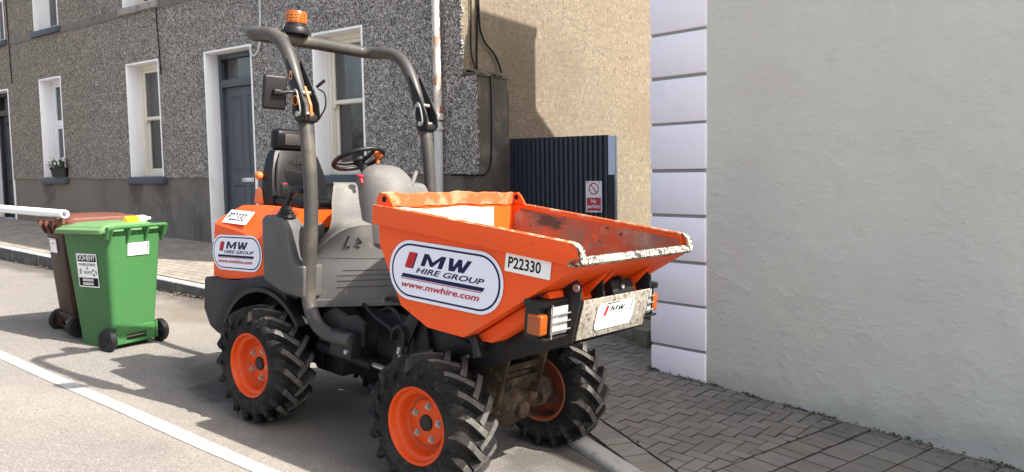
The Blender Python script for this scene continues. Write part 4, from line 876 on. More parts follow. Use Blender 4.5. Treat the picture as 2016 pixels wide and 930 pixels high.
# ears at both rear corners
for sgn in (-1, 1):
    e = [(.335, rim_t(.34)), (.335, 1.575), (.36, 1.602), (.40, 1.605), (.43, 1.585), (.475, rim_t(.475))]
    b.prism(e, sgn*1.0, sgn*.975, 'y', 0, None, 2, sk_)
skip = b.build('skip', 'orange', dumper)
b = MB()                                                # hole in each ear shows as a dark disc through the plate
for sgn in (-1, 1):
    for kq in (1.0, .975):
        pts_ = [(.395+.017*math.cos(k*.5236), 1.572+.017*math.sin(k*.5236)) for k in range(12)]
        b.face([(x, sgn*(hw(x)*kq+(.001 if kq == 1 else -.001))+sh(x), z) for x, z in pts_])
b.build('lifting_eye', 'black', skip, flat=True)
b = MB()                                                # rolled side rims
for sgn in (-1, 1):
    b = MB(); pr_ = [(.33, rim_t(.33)), (1.665, rim_t(1.665)), (1.70, rim_t(1.665)-.02), (1.715, 1.385), (1.66, rim_t(1.66)-.105), (.335, rim_t(.33)-.105)]
    b.prism(pr_, sgn*1.0, sgn*1.045, 'y', .004, None, 2, sk_); b.build('side_rim', 'orange', skip)
for sgn in (-1, 1):
    b = MB(); n = 24
    for k in range(n):                                   # scuffed top edge of the rims
        x0, x1 = .335+(1.33)*k/n, .335+(1.33)*(k+1)/n
        b.face([(xq, sgn*hw(xq)*kq+sh(xq), rim_t(xq)+.0025) for xq, kq in ((x0, 1.043), (x1, 1.043), (x1, .978), (x0, .978))])
    b.tube([(x, sgn*hw(x)*.985+sh(x), rim_t(x)-.002) for x in (.475, .9, 1.3, 1.66)], .010, 8); b.build('rim_edge', 'rim_edge', skip)
b = MB()                                                # wavy back edge
ys_ = [(-.975+1.95*k/40) for k in range(41)]
wv = lambda t: 1.600+.004*math.sin(t*5.0+1)+.0035*math.sin(t*13)+.002*math.sin(t*29)
secs = [[(.338, t*hw(.345), wv(t)-.07), (.338, t*hw(.345), wv(t)), (.352, t*hw(.345), wv(t)+.006), (.366, t*hw(.345), wv(t)), (.372, t*hw(.345), wv(t)-.07)] for t in ys_]
b.loft(secs); b.build('back_edge', MT['back_edge'], skip)
b = MB()                                                # cement coated back plate inside
secs = [[(.392, t*hw(.38), 1.515+.006*math.sin(t*7+1)+.004*math.sin(t*15)), (.383, t*hw(.38), 1.515+.006*math.sin(t*7+1)), (.40, t*hw(.38), 1.30), (.409, t*hw(.38), 1.30)] for t in [-.965+1.56*k/40 for k in range(41)]]
b.loft(secs); b.build('back_plate', 'cement', skip)
b = MB()                                                # worn liner
ins = [(.44, rim_t(.44)-.03), (.392, 1.46), (.393, 1.325), (.57, 1.016), (.77, .926), (1.016, .92), (1.672, 1.366), (1.655, rim_t(1.655)-.03)]
for sgn in (-1, 1): b.prism(ins, sgn*.976, sgn*.966, 'y', 0, None, 2, sk_)
il = ins[2:7]
for p, q in zip(il[:-1], il[1:]):
    d = Vector((q[0]-p[0], 0, q[1]-p[1])).normalized(); n = Vector((-d.z, 0, d.x)); b.prism([p, q, (q[0]+n.x*.006, q[1]+n.z*.006), (p[0]+n.x*.006, p[1]+n.z*.006)], -.965, .965, 'y', 0, None, 2, sk_)
b.build('liner', 'orange_worn', skip)
b = MB()                                                # front lip
b.prism([(1.645, 1.362), (1.70, 1.364), (1.726, 1.380), (1.720, 1.402), (1.69, 1.409), (1.64, 1.380)], -1.045, 1.045, 'y', .004, None, 2, sk_)
for sgn in (-1, 1): b.prism([(1.662, rim_t(1.66)+.004), (1.672, rim_t(1.66)+.004), (1.709, rim_t(1.665)-.018), (1.727, 1.384), (1.712, 1.382), (1.698, rim_t(1.665)-.022)], sgn*.970, sgn*1.049, 'y', .002, None, 2, sk_)
b.build('front_lip', 'lip', skip)
b = MB()                                                # under ribs with pivot eyes
for yy in (-.17, -.10, .27, .34):
    b.prism([(1.62, 1.30), (1.45, 1.185), (1.33, 1.10), (1.36, 1.075), (1.42, 1.09), (1.50, 1.16)], yy-.008, yy+.008, 'y', .003)
    b.lathe([(.012, -.014), (.03, -.014), (.03, .014), (.012, .014)], 16, 'y', Matrix.Translation((1.392, yy, 1.108)))
b.prism([(1.03, .904), (1.06, .878), (1.13, .882), (1.50, 1.14), (1.47, 1.205)], -.47, .47, 'y', .006)
b.build('under_rib', 'orange', skip)
yS = lambda x: -hw(x)+sh(x)-.0025
U_ = Vector((1, .0346, 0))
st = Sticker((.865, yS(.865), 1.205), U_, (0, 0, 1)); mw(st, .80, .325); st.build('company_sticker', skip)
st = Sticker((1.405, yS(1.405), 1.332), U_ + Vector((0, 0, -.035)), (0, 0, 1)); pnum(st, .275, .095); st.build('number_sticker', skip)

# --- front frame, plate, lamps
b = MB()
for sgn in (-1, 1):
    b.prism([(.50, .86), (.52, .70), (.72, .655), (.90, .66), (.99, .70), (1.545, .942), (1.582, 1.165), (1.575, 1.235), (1.54, 1.268), (1.50, 1.25), (1.42, 1.10), (1.10, .885), (.75, .88)], sgn*.35, sgn*.33, 'y', .003)
b.prism([(.60, .72), (.95, .715), (1.54, .948), (1.54, .968), (.95, .745), (.60, .75)], -.33, .33, 'y')
b.box((.5, -.33, .70), (.56, .33, .86), .006)
for yy in (-.03, .16): b.prism([(1.50, 1.02), (1.545, 1.02), (1.57, 1.165), (1.555, 1.24), (1.52, 1.25), (1.47, 1.2)], yy-.09, yy-.075, 'y', .003)
b.prism([(1.50, 1.03), (1.565, 1.03), (1.57, 1.17), (1.54, 1.235), (1.49, 1.2)], -.02, .19, 'y', .01)
ff = b.build('front_frame', 'chassis', dumper)
b = MB()
for yy in (-.352, ): b.lathe([(0, -.006), (.018, -.006), (.022, 0)], 14, 'y', Matrix.Translation((1.555, yy, 1.225)))
b.lathe([(0, .0), (.012, .006), (.014, 0)], 14, 'x', Matrix.Translation((1.575, .05, 1.2)))
for x, z in ((.83, .72), (.86, .735), (1.50, 1.0)): b.lathe([(0, -.012), (.011, -.012), (.013, 0)], 8, 'y', Matrix.Translation((x, -.351, z)))
b.build('bolt', 'steel', ff)
b = MB(); b.prism([(1.546, .955), (1.554, .953), (1.592, 1.162), (1.584, 1.164)], -.325, .325, 'y', .0015); fp = b.build('front_plate', 'cement_plate', dumper)
st = Sticker((1.5745, -.01, 1.06), (0, 1, 0), (.182, 0, 1), .003)
st.rrect(.36, .145, .03, 'st_plain'); X = lambda u: (u-.5)*.36; Y = lambda v: (v-.5)*.145
st.poly([(X(.17), Y(.5)), (X(.25), Y(.5)), (X(.30), Y(.88)), (X(.22), Y(.88))], 'st_red', .0003); letters_mw(st, X(.33), Y(.62), .36*.42, .145*.22, 'black')
st.text('HIRE GROUP', X(.30), Y(.49), .36*.5, .145*.08, 'grey_print', shear=.3); st.poly([(X(.12), Y(.40)), (X(.84), Y(.40)), (X(.84), Y(.435)), (X(.12), Y(.435))], 'grey_print', .0003); st.text('www.mwhire.com', X(.13), Y(.22), .36*.68, .145*.10, 'grey_print', shear=.2)
st.poly([(X(.90), Y(.55)), (X(.925), Y(.55)), (X(.935), Y(.98)), (X(.91), Y(.98))], 'black', .0002); st.poly([(X(.2), Y(.93)), (X(.6), Y(.96)), (X(.58), Y(.99)), (X(.22), Y(.985))], 'black', .0002)
st.build('worn_sticker', fp)
def headlight(sgn):
    y0, y1 = (-.565, -.345) if sgn < 0 else (.33, .535)
    yi, yo = (y1, y0) if sgn < 0 else (y0, y1)           # inner and outer side
    b = MB(); b.box((1.40, y0+.004, .985), (1.49, y1-.004, 1.165), .012); b.box((1.395, y0, 1.135), (1.525, y1, 1.172), .010); b.box((1.41, y0+.01, .975), (1.525, y1, .988), .004); b.box((1.48, (y0+.052 if sgn < 0 else y1-.062), .98), (1.524, (y0+.062 if sgn < 0 else y1-.052), 1.15), .003); b.box((1.48, (y1-.008 if sgn < 0 else y0), .98), (1.524, (y1 if sgn < 0 else y0+.008), 1.15), .003)
    b.box((1.36, min(yi, yi-sgn*.06), 1.0), (1.42, max(yi, yi-sgn*.06), 1.1), .008)
    for yy in (y0+.07, y1-.06): b.cyl((1.44, yy, 1.178), (1.44, yy, 1.205), .011, seg=8)
    h = b.build('headlight', 'bplastic', dumper)
    ya, yb_ = (y0+.062, y1-.008) if sgn < 0 else (y0+.008, y1-.062)
    b = MB(); b.box((1.49, ya, .995), (1.522, yb_, 1.152), .012, None, 3); b.build('lens', 'lens', h)
    b = MB(); b.box((1.43, min(yo+sgn*.012, yo-sgn*.046), 1.002), (1.52, max(yo+sgn*.012, yo-sgn*.046), 1.105), .012, None, 3); b.build('indicator', 'amber', h)
    b = MB()
    for z in (1.02, 1.062, 1.10): b.tube([(1.50, ya-.006, z), (1.535, ya, z), (1.535, yb_, z), (1.50, yb_+.006, z)], .0045, 8)
    b.tube([(1.50, ya-.004, .99), (1.533, ya-.004, .985), (1.533, ya-.004, 1.15), (1.50, ya-.004, 1.155)], .0045, 8)
    b.build('guard_bar', 'steel', h)
headlight(-1); headlight(1)

# --- wheels
def tyre_mesh():
    b = MB()
    prof = [(.200, -.098), (.205, -.115), (.235, -.132), (.275, -.139), (.31, -.132), (.330, -.116), (.340, -.085), (.345, -.04), (.346, 0)]
    prof = prof+[(r, -h) for r, h in prof[-2::-1]]
    b.lathe(prof, 56, 'y')
    b.mi = 0
    N = 18
    for sgn in (-1, 1):
        for k in range(N):
            th0 = 2*math.pi*(k+(.5 if sgn > 0 else 0))/N
            # lug centreline: from the middle of the tread (leading) out to the shoulder (trailing), then down the sidewall
            cl = [(.02, -.020, .353, .388, .021), (-.05, .012, .352, .388, .0195), (-.13, .046, .350, .387, .0185), (-.215, .080, .345, .385, .019), (-.29, .112, .335, .379, .020), (-.335, .135, .315, .359, .017), (-.355, .143, .288, .322, .011)]
            secs = []
            for i, (dth, yy, rb, rt, wd_) in enumerate(cl):
                th = th0+dth; ym = sgn*yy
                if i < len(cl)-1: d2 = (cl[i+1][0]-dth, cl[i+1][1]-yy)
                else: d2 = (dth-cl[i-1][0], yy-cl[i-1][1])
                # tangent in the unrolled (arc, y) plane
                ta = Vector((d2[0]*.37, sgn*d2[1])).normalized(); nn = Vector((-ta.y, ta.x))
                def pt(off, r, up):
                    aa = th+nn.x*off/.37; y = ym+nn.y*off
                    return (r*math.sin(aa)*1, y, r*math.cos(aa))
                rb2 = rb-.02
                secs.append([pt(-wd_*1.5, rb2, 0), pt(wd_*1.5, rb2, 0), pt(wd_*.85, rt, 1), pt(-wd_*.85, rt, 1)])
            fs = b.loft(secs)
            for f in fs:
                c = f.calc_center_median(); 
                if math.hypot(c.x, c.z) > .376: f.material_index = 1
    bmesh.ops.recalc_face_normals(b.bm, faces=b.bm.faces)
    return b
def rim_mesh():
    b = MB()
    prof = [(.199, -.092), (.210, -.112), (.214, -.122), (.208, -.127), (.199, -.122), (.194, -.108), (.190, -.095), (.172, -.088), (.166, -.078), (.162, -.04), (.150, -.022), (.138, -.016), (.128, -.034), (.118, -.038), (.045, -.038), (.043, -.03), (0, -.03)]
    b.lathe(prof, 56, 'y')
    b.mi = 1
    b.lathe([(.199, -.05), (.195, .0), (.197, .09), (.212, .122), (.206, .127), (.192, .118), (.18, .07), (.172, -.02), (.12, -.02), (0, -.02)], 48, 'y')
    bmesh.ops.recalc_face_normals(b.bm, faces=b.bm.faces)
    return b
def bolts_mesh():
    b = MB()
    for k in range(5):
        q = k*2*math.pi/5+.3; T = Matrix.Translation((.094*math.cos(q), -.038, .094*math.sin(q)))
        b.lathe([(.020, 0), (.020, -.003), (.0, -.003)], 12, 'y', T); b.lathe([(.0145, -.003), (.0145, -.014), (.008, -.015), (.008, -.022), (0, -.022)], 6, 'y', T)
    return b
WT = {}
def wheel(x, y, flip, spin):
    M_ = Matrix.Translation((x, y, .385)) @ Matrix.Rotation(spin, 4, 'Y')
    wo = bpy.data.objects.new('wheel', None); COL.objects.link(wo); wo.parent = dumper; wo.matrix_local = M_; wo.empty_display_size = .1
    for key, fn, ms in (('tyre', tyre_mesh, ['rubber', 'rubber_tread']), ('rim', rim_mesh, ['wheel_orange', 'wheel_inside']), ('bolts', bolts_mesh, ['steel']), ('hub', None, ['chassis'])):
        nm = {'tyre': 'tyre', 'rim': 'rim', 'bolts': 'wheel_bolt', 'hub': 'hub_cap'}[key]
        if key not in WT:
            if key == 'hub':
                b_ = MB(); b_.lathe([(.046, -.034), (.044, -.048), (.036, -.052), (.0, -.052)], 20, 'y'); o = b_.build(nm, ms, wo)
            else: o = fn().build(nm, ms, wo, angle=40)
            WT[key] = o.data
        else: o = bpy.data.objects.new(nm, WT[key]); COL.objects.link(o); o.parent = wo
        if flip and key != 'tyre': o.rotation_euler = (0, 0, math.pi)
wheel(.78, -.53, False, .1); wheel(-.78, -.53, False, .35); wheel(.78, .55, True, .22); wheel(-.78, .53, True, .5)

# --- axles and drive line
def axle(x, name, m):
    b = MB(); b.cyl((x, -.40, .385), (x, .42, .385), .062, seg=18); b.ball((x+.02, .05, .38), .15, (1.0, .95, 1.0)); b.cyl((x-.14, .05, .40), (x+.12, .05, .38), .09, seg=18); b.cyl((x+.08, .05, .37), (x+.19, .05, .37), .055, .05, seg=14)
    for yy in (-.38, .40): b.lathe([(.06, -.05), (.10, -.05), (.11, -.02), (.11, .05), (.06, .05)], 20, 'y', Matrix.Translation((x, yy, .385)))
    b.box((x-.10, -.12, .45), (x+.10, .22, .58), .02); return b.build(name, m, dumper)
ax_f = axle(.78, 'front_axle', 'muddy'); axle(-.78, 'rear_axle', 'chassis')
b = MB()
for yy in (-.10, .26):
    b.prism([(.66, .42), (.90, .42), (.96, .70), (.62, .70)], yy-.011, yy+.011, 'y', .003)
b.box((.88, -.10, .50), (.90, .26, .55), .003); b.box((.895, -.10, .60), (.915, .26, .64), .003)
b.build('axle_bracket', 'muddy', ax_f)
b = MB(); b.cyl((-.64, .02, .40), (.05, .02, .46), .05, seg=16); b.cyl((.05, .02, .46), (.62, .02, .42), .032, seg=14); b.build('drive_shaft', 'chassis', dumper)

# --- rear chassis, pivot, hydraulics
b = MB()
b.box((-1.25, -.30, .50), (-.16, .30, .90), .03)
b.box((-.62, -.27, .33), (-.30, .27, .52), .05)
b.prism([(-.18, .56), (-.02, .60), (.02, .84), (-.18, .88)], -.24, .24, 'y', .02)
b.box((.06, -.30, .57), (.52, -.27, .86), .006); b.box((.06, .27, .57), (.52, .30, .86), .006); b.box((.05, -.28, .57), (.5, .28, .62), .006)
b.box((-.02, -.10, .50), (.14, .14, .90), .03)
b.prism([(.28, .50), (.42, .56), (.46, .74), (.53, .88), (.62, 1.0), (.52, 1.0), (.40, .84), (.34, .66)], -.42, -.40, 'y', .004)
b.box((-.10, -.54, .585), (.10, -.46, .74), .006)
b.prism([(-.30, .62), (.13, .66), (.13, .80), (.04, .84), (-.05, .82), (-.16, .85), (-.26, .80)], -.47, -.44, 'y', .004)
ch = b.build('chassis', 'chassis', dumper)
b = MB(); b.cyl((-.42, -.36, .545), (.10, -.36, .525), .036, seg=16); b.cyl((.10, -.36, .525), (.30, -.36, .515), .018, seg=12); b.box((.27, -.40, .45), (.345, -.32, .575), .012); b.build('steering_ram', 'chassis', dumper)
b = MB(); b.cyl((.10, -.36, .528), (.285, -.36, .520), .0185, seg=12); b.build('ram_rod', 'steel', ch)
b = MB()
for x, z in ((.065, .70), (.065, .63)): b.lathe([(0, -.016), (.014, -.016), (.016, 0)], 6, 'y', Matrix.Translation((x, -.541, z)))
for x, z in ((.405, .70), (.415, .655), (.40, .68)): b.lathe([(0, -.02), (.012, -.02), (.016, 0)], 8, 'y', Matrix.Translation((x, -.425, z)))
b.lathe([(0, -.014), (.01, -.014), (.012, 0)], 8, 'y', Matrix.Translation((.31, -.401, .475))); b.build('bolt', 'steel', ch)
b = MB()
for k, pts in enumerate([[(.10, -.3, .86), (.25, -.36, .90), (.38, -.38, .82), (.40, -.40, .70)], [(.0, -.2, .90), (.2, -.32, .95), (.42, -.33, .93), (.6, -.3, .84)], [(-.1, -.3, .88), (.12, -.38, .83), (.3, -.4, .78), (.38, -.41, .66), (.34, -.4, .56)], [(.33, -.43, .74), (.35, -.44, .80), (.40, -.44, .83), (.44, -.44, .79), (.44, -.43, .72)]]):
    b.tube(smooth_path(pts, 6), .012, 8)
b.build('hydraulic_hose', 'bplastic', dumper)
b = MB(); b.cyl((.45, -.36, .95), (1.0, -.36, .83), .04, seg=14); b.build('tipping_ram', 'chassis', dumper)
b = MB(); b.prism([(.40, 1.06), (.50, 1.05), (.60, .70), (.48, .66)], -.38, -.34, 'y', .006); b.build('skip_support', 'chassis', dumper)
b = MB(); b.prism([(.40, 1.06), (.50, 1.05), (.60, .70), (.48, .66)], .34, .38, 'y', .006); b.build('skip_support', 'chassis', dumper)
b = MB(); b.cyl((1.03, -.50, .90), (1.07, -.50, .80), .022, .03, seg=12); b.cyl((1.02, -.50, .925), (1.03, -.50, .90), .012, seg=8); b.build('rubber_buffer', 'bplastic', dumper)

# --- rear fender with wheel arch, engine hood
b = MB()
def arc(r, a0, a1, n): return [(-.78+r*math.cos(R(a0+(a1-a0)*k/n)), .385+r*math.sin(R(a0+(a1-a0)*k/n))) for k in range(n+1)]
AR = .475
rear = [(-1.505, .862), (-1.52, .84), (-1.52, .63), (-1.44, .52), (-1.36, .49)]+arc(AR+.02, 170, 62, 14)+[(-.55, .88), (-.43, .868), (-.43, .905), (-.55, .93), (-.72, .975), (-.86, .955), (-.98, .925), (-1.14, .885)]
b.prism(rear, -.545, -.30, 'y', .008); b.prism(rear, .30, .545, 'y', .008)
b.prism([(-1.505, .862), (-1.52, .84), (-1.52, .63), (-1.44, .52), (-1.33, .49), (-1.28, .6), (-1.26, .88)], -.30, .30, 'y', .008)
fd = b.build('rear_fender', 'chassis_blue', dumper)
for sgn in (-1, 1):
    b = MB(); ps = arc(AR, 176, 40, 20); po = arc(AR+.028, 176, 40, 20)
    b.prism(po+ps[::-1], sgn*.56, sgn*.32, 'y')
    b.prism([(-1.27, .44)]+arc(AR+.0, 172, 44, 14)+[(-.42, .70), (-.44, .40)], sgn*.33, sgn*.318, 'y'); b.build('wheel_arch', 'bplastic', fd)
b = MB()
def hs(x, zb, zk, zt, h1, h2): return [(x, -h1, zb), (x, -h1, zk), (x, -h2, zt), (x, h2, zt), (x, h1, zk), (x, h1, zb)]
b.loft([hs(-1.465, .875, 1.245, 1.285, .505, .46), hs(-1.33, .87, 1.235, 1.385, .51, .37), hs(-1.15, .895, 1.225, 1.40, .512, .365), hs(-.95, .93, 1.19, 1.405, .512, .36), hs(-.80, .96, 1.235, 1.41, .512, .40), hs(-.60, .96, 1.25, 1.41, .512, .42)])
hood = b.build('engine_hood', 'orange', dumper, angle=12)
st = Sticker((-1.165, -.5145, 1.072), (1, 0, .085), (0, 0, 1), .002); mw(st, .60, .245); st.build('company_sticker', hood)
nn = Vector((0, -.16, .143)).normalized()
st = Sticker((-1.245, -.4535, 1.307), (1, -.01, .03), (0, .145, .165), .004); pnum(st, .30, .115); st.build('number_sticker', hood)

# --- side console, floor, dashboard
b = MB()
cons = [(-.80, 1.345), (-.76, .95), (-.55, .895), (-.33, .89), (-.33, 1.10), (-.43, 1.09), (-.47, 1.12), (-.545, 1.31), (-.58, 1.36), (-.62, 1.378), (-.76, 1.378)]
b.prism(cons, -.575, -.425, 'y', .018, None, 3)
b.prism([(-.80, 1.36), (-.76, .95), (-.50, .93), (-.50, 1.00), (-.60, 1.33), (-.64, 1.366), (-.78, 1.366)], -.43, -.22, 'y', .015, None, 3); b.build('side_console', 'plastic_dark', dumper); b = MB()
b.prism([(-.80, 1.36), (-.76, .95), (-.50, .93), (-.50, 1.00), (-.60, 1.33), (-.64, 1.366), (-.78, 1.366)], .22, .56, 'y', .015, None, 3)
b.build('side_console', 'plastic_dark', dumper)
b = MB(); b.box((-.82, -.42, .89), (-.40, .42, .925), .01); b.prism([(-.62, 1.0), (-.6, .925), (-.5, .925), (-.52, 1.3), (-.62, 1.3)], -.22, .22, 'y', .01); b.build('floor_plate', 'chassis', dumper)
b = MB(); b.box((-.62, -.30, 1.15), (-.40, .3, 1.19), .01); b.build('seat_base', 'orange', dumper)
DP = [(-1, 0), (-.985, .01), (-.93, .06), (-.80, .20), (-.62, .385), (-.42, .585), (-.20, .81), (0, .93)]     # half plan: lateral share, forward share
DP = DP+[(-l_, f_) for l_, f_ in DP[-2::-1]]
DPs = smooth_path([(l_, f_, 0) for l_, f_ in DP], 4)
def dz_(z): return (interp(z, (.80, .86, 1.13, 1.20, 1.27, 1.35, 1.45, 1.55, 1.60, 1.63), (-.41, -.405, -.40, -.365, -.30, -.23, -.248, -.275, -.275, -.262)),
    interp(z, (.8, 1.0, 1.2, 1.35, 1.45, 1.55, 1.60, 1.63), (.50, .40, .20, .05, .0, -.07, -.12, -.16)), interp(z, (.8, 1.0, 1.2, 1.35, 1.5, 1.6, 1.63), (.484, .480, .468, .450, .432, .405, .37)))
def dpt(k, z, out=0.):
    xr, xf, h_ = dz_(z); p = DPs[k]; q0, q1 = DPs[max(k-1, 0)], DPs[min(k+1, len(DPs)-1)]
    x = xr+(xf-xr)*p.y; y = h_*p.x; t = Vector(((q1.y-q0.y)*(xf-xr), (q1.x-q0.x)*h_, 0)); n = Vector((t.y, -t.x, 0)).normalized()
    zz = z+(.13*(x+.4) if z < 1.0 else .13*(x+.4)*max(0, (1.25-z)/.25))
    return Vector((x, y, zz))+n*out
nD = len(DPs)
b = MB()
secs = []
crz = lambda k: interp(min(k, nD-1-k), (0, 4, 6, 8, 10, 12, 15, 28), (1.15, 1.17, 1.22, 1.28, 1.33, 1.36, 1.38, 1.39))
def row(fn_z, o_, t_): secs.append([dpt(k, fn_z(k), o_-(.012+.03*sstep(2, 12, min(k, nD-1-k)))*t_*(1-sstep(1.36, 1.5, fn_z(k))*(1-sstep(4, 14, min(k, nD-1-k))))) for k in range(nD)])
for z, o_ in ((.815, -.03), (.818, .012), (.862, .014), (.864, .0), (.93, 0), (1.0, .0)): row(lambda k: z, o_, 0)
for q in range(1, 9): row(lambda k: 1.0+(crz(k)-.016-1.0)*q/8, .004*(q == 8), 0)
for d_, t_ in ((-.009, .06), (-.003, .35), (.003, .65), (.009, .94)): row(lambda k: crz(k)+d_, 0, t_)
for q in range(0, 7): row(lambda k: crz(k)+.016+(1.5-crz(k)-.016)*q/6, 0, 1)
for z, o_ in ((1.54, 0), (1.57, -.003), (1.59, -.010), (1.605, -.022), (1.613, -.04), (1.617, -.07)): row(lambda k: z, o_, 1)
b.loft(secs)
secs = []
for z, x0_, x1_, h_ in ((1.25, -.40, .06, .20), (1.40, -.42, .035, .21), (1.52, -.42, .015, .20), (1.60, -.40, -.005, .185), (1.66, -.375, -.04, .165), (1.70, -.35, -.085, .135), (1.725, -.32, -.12, .10), (1.738, -.29, -.16, .055)):
    secs.append([((x0_+x1_)/2+(x1_-x0_)/2*math.cos(q), -.05+h_*math.sin(q), z) for q in [2*math.pi*k/28 for k in range(28)]])
b.loft(secs)
dash = b.build('dashboard', 'plastic_grey', dumper, angle=42)
for z, ka, kb in ((1.05, 13, 26), (1.015, 12, 26), (.98, 12, 26), (.94, 12, 26)):
    b = MB(); b.tube([dpt(k, z, -.002) for k in range(ka, kb)], .005, 6); b.build('vent_groove', 'plastic_dark', dash)
b = MB(); b.tube([dpt(k, 1.135, -.0025) for k in range(8, 26)], .005, 6); b.build('vent_groove', 'plastic_dark', dash)
b = MB()
b.tube([dpt(13, 1.29, .002), dpt(13, 1.215, .002), dpt(14, 1.217, .002)], .005, 6); b.build('moulded_mark', 'bplastic', dash)
b = MB(); b.tube([dpt(15, 1.28, .002), dpt(16, 1.255, .002), dpt(15, 1.24, .002), dpt(16, 1.22, .002)], .005, 6); b.build('moulded_mark', 'bplastic', dash)
b = MB(); b.cyl((-.20, -.25, 1.62), (-.215, -.25, 1.665), .012); b.lathe([(0, .0), (.024, .0), (.025, .008), (.016, .015), (0, .015)], 16, 'z', Matrix.Translation((-.217, -.25, 1.66))); b.build('pull_knob', 'red_tab', dash)
b = MB(); b.cyl((-.12, .10, 1.60), (-.15, .17, 1.70), .016, seg=12); b.build('side_stalk', 'plastic_grey', dash)
WM = Matrix.Translation((-.47, -.055, 1.765)) @ Matrix.Rotation(R(-27), 4, 'Y')
b = MB(); b.tube([((.168)*math.cos(q), .168*math.sin(q), 0) for q in [2*math.pi*k/48 for k in range(48)]], .0155, 12, True, WM)
b.lathe([(0, .0), (.045, .0), (.05, -.02), (.03, -.04), (0, -.04)], 20, 'z', WM)
for q in (R(5), R(125), R(245)): b.tube([WM @ Vector((.03*math.cos(q), .03*math.sin(q), -.02)), WM @ Vector((.1*math.cos(q), .1*math.sin(q), -.02)), WM @ Vector((.165*math.cos(q), .165*math.sin(q), 0))], [.018, .014, .012], 10)
b.tube([WM @ Vector((0, 0, -.02)), WM @ Vector((.05, 0, -.14))], .03, 14)
sw = b.build('steering_wheel', 'bplastic', dumper)
b = MB(); kp = WM @ Vector((.06, .10, -.055)); b.cyl(kp, kp+Vector((0, 0, .035)), .012); b.lathe([(0, .03), (.02, .03), (.035, .05), (.036, .07), (.025, .085), (0, .088)], 18, 'z', Matrix.Translation(kp)); b.build('spinner_knob', 'knob', sw)

# --- seat
SEAT0 = set(bpy.data.objects)
sx = -1.12
def seat_sec(x, z, hy, d, bow=.0): return [(x-d/2, -hy, z), (x+d/2-.02, -hy, z), (x+d/2, -hy*.72, z), (x+d/2-bow, 0, z), (x+d/2, hy*.72, z), (x+d/2-.02, hy, z), (x-d/2, hy, z)]
b = MB(); b.loft([seat_sec(sx+.02, 1.40, .235, .13, .02), seat_sec(sx, 1.50, .24, .14, .03), seat_sec(sx-.02, 1.62, .225, .13, .03), seat_sec(sx-.045, 1.74, .19, .11, .02), seat_sec(sx-.055, 1.785, .165, .08, .01)]); br = b.build('backrest', 'vinyl', dumper, angle=50)
b = MB(); b.prism([(-.14, 1.44), (.14, 1.44), (.16, 1.56), (.12, 1.66), (0, 1.64), (-.12, 1.66), (-.16, 1.56)], sx+.032, sx+.046, 'x', .01, None, 3); b.tube(smooth_path([(sx+.05, -.205, 1.44), (sx+.052, -.21, 1.55), (sx+.03, -.19, 1.68), (sx+.0, -.15, 1.77)], 5), .006, 8); b.build('seam_panel', 'vinyl', br, angle=50)
MT['seat_letter'] = mat('embossed_vinyl', (.022, .021, .02), .4, spec=.3); MT_AU = 'seat_letter'
te = Sticker((sx+.012, 0, 1.712), (0, 1, 0), (-.2, 0, 1), .002); te.text('AUSA', -.105, -.017, .21, .034, MT_AU, bold=.02); te.build('embossed_lettering', br)
b = MB(); b.box((sx-.12, -.165, 1.782), (sx-.015, .165, 1.94), .04, None, 4); hr = b.build('headrest', 'vinyl', dumper, angle=50)
b = MB(); b.box((sx-.02, -.10, 1.825), (sx-.008, .10, 1.905), .006); b.build('headrest_pad', 'vinyl_light', hr)
b = MB(); b.box((sx+.02, -.23, 1.385), (sx+.50, .23, 1.475), .035, None, 3); b.box((sx+.03, -.20, 1.30), (sx+.48, .20, 1.39), .02); b.build('seat_cushion', 'vinyl', dumper, angle=50)
for o in set(bpy.data.objects)-SEAT0:
    if o.parent == dumper: o.location.y -= .05; o.location.x -= .03
b = MB(); b.prism([(-1.30, 1.40), (-1.20, 1.40), (-1.22, 1.50), (-1.25, 1.52), (-1.29, 1.50)], -.30, -.262, 'y', .008); b.build('seat_bracket', 'knob', dumper)
b = MB(); b.ball((-1.26, -.29, 1.60), .03, (1.2, 1, 1)); b.build('adjuster_knob', 'knob', dumper)
b = MB(); b.box((-1.02, -.285, 1.47), (-.985, -.235, 1.56), .006, Matrix.Rotation(0, 4, 'Y')); b.tube([(-1.0, -.26, 1.36), (-1.0, -.26, 1.48)], .012, 8); bk = b.build('belt_buckle', 'bplastic', dumper)
b = MB(); b.box((-1.012, -.278, 1.556), (-.99, -.242, 1.566), .002); b.build('release_button', 'red_tab', bk)
b = MB(); LX, LY = -.635, -.50
b.lathe([(.066, 1.372), (.062, 1.385), (.050, 1.394), (.052, 1.402), (.040, 1.412), (.041, 1.42), (.026, 1.445), (.0, 1.447)], 18, 'z', Matrix.Translation((LX, LY, 0))); b.tube(smooth_path([(LX, LY, 1.43), (LX+.02, LY, 1.47), (LX+.05, LY, 1.53)], 4), .015, 10)
b.tube(smooth_path([(LX+.045, LY, 1.525), (LX+.07, LY, 1.548), (LX+.12, LY, 1.556), (LX+.175, LY, 1.548)], 4), [.020]*4+[.025]*4+[.025]*4+[.018], 12); b.build('gear_lever', 'bplastic', dumper)

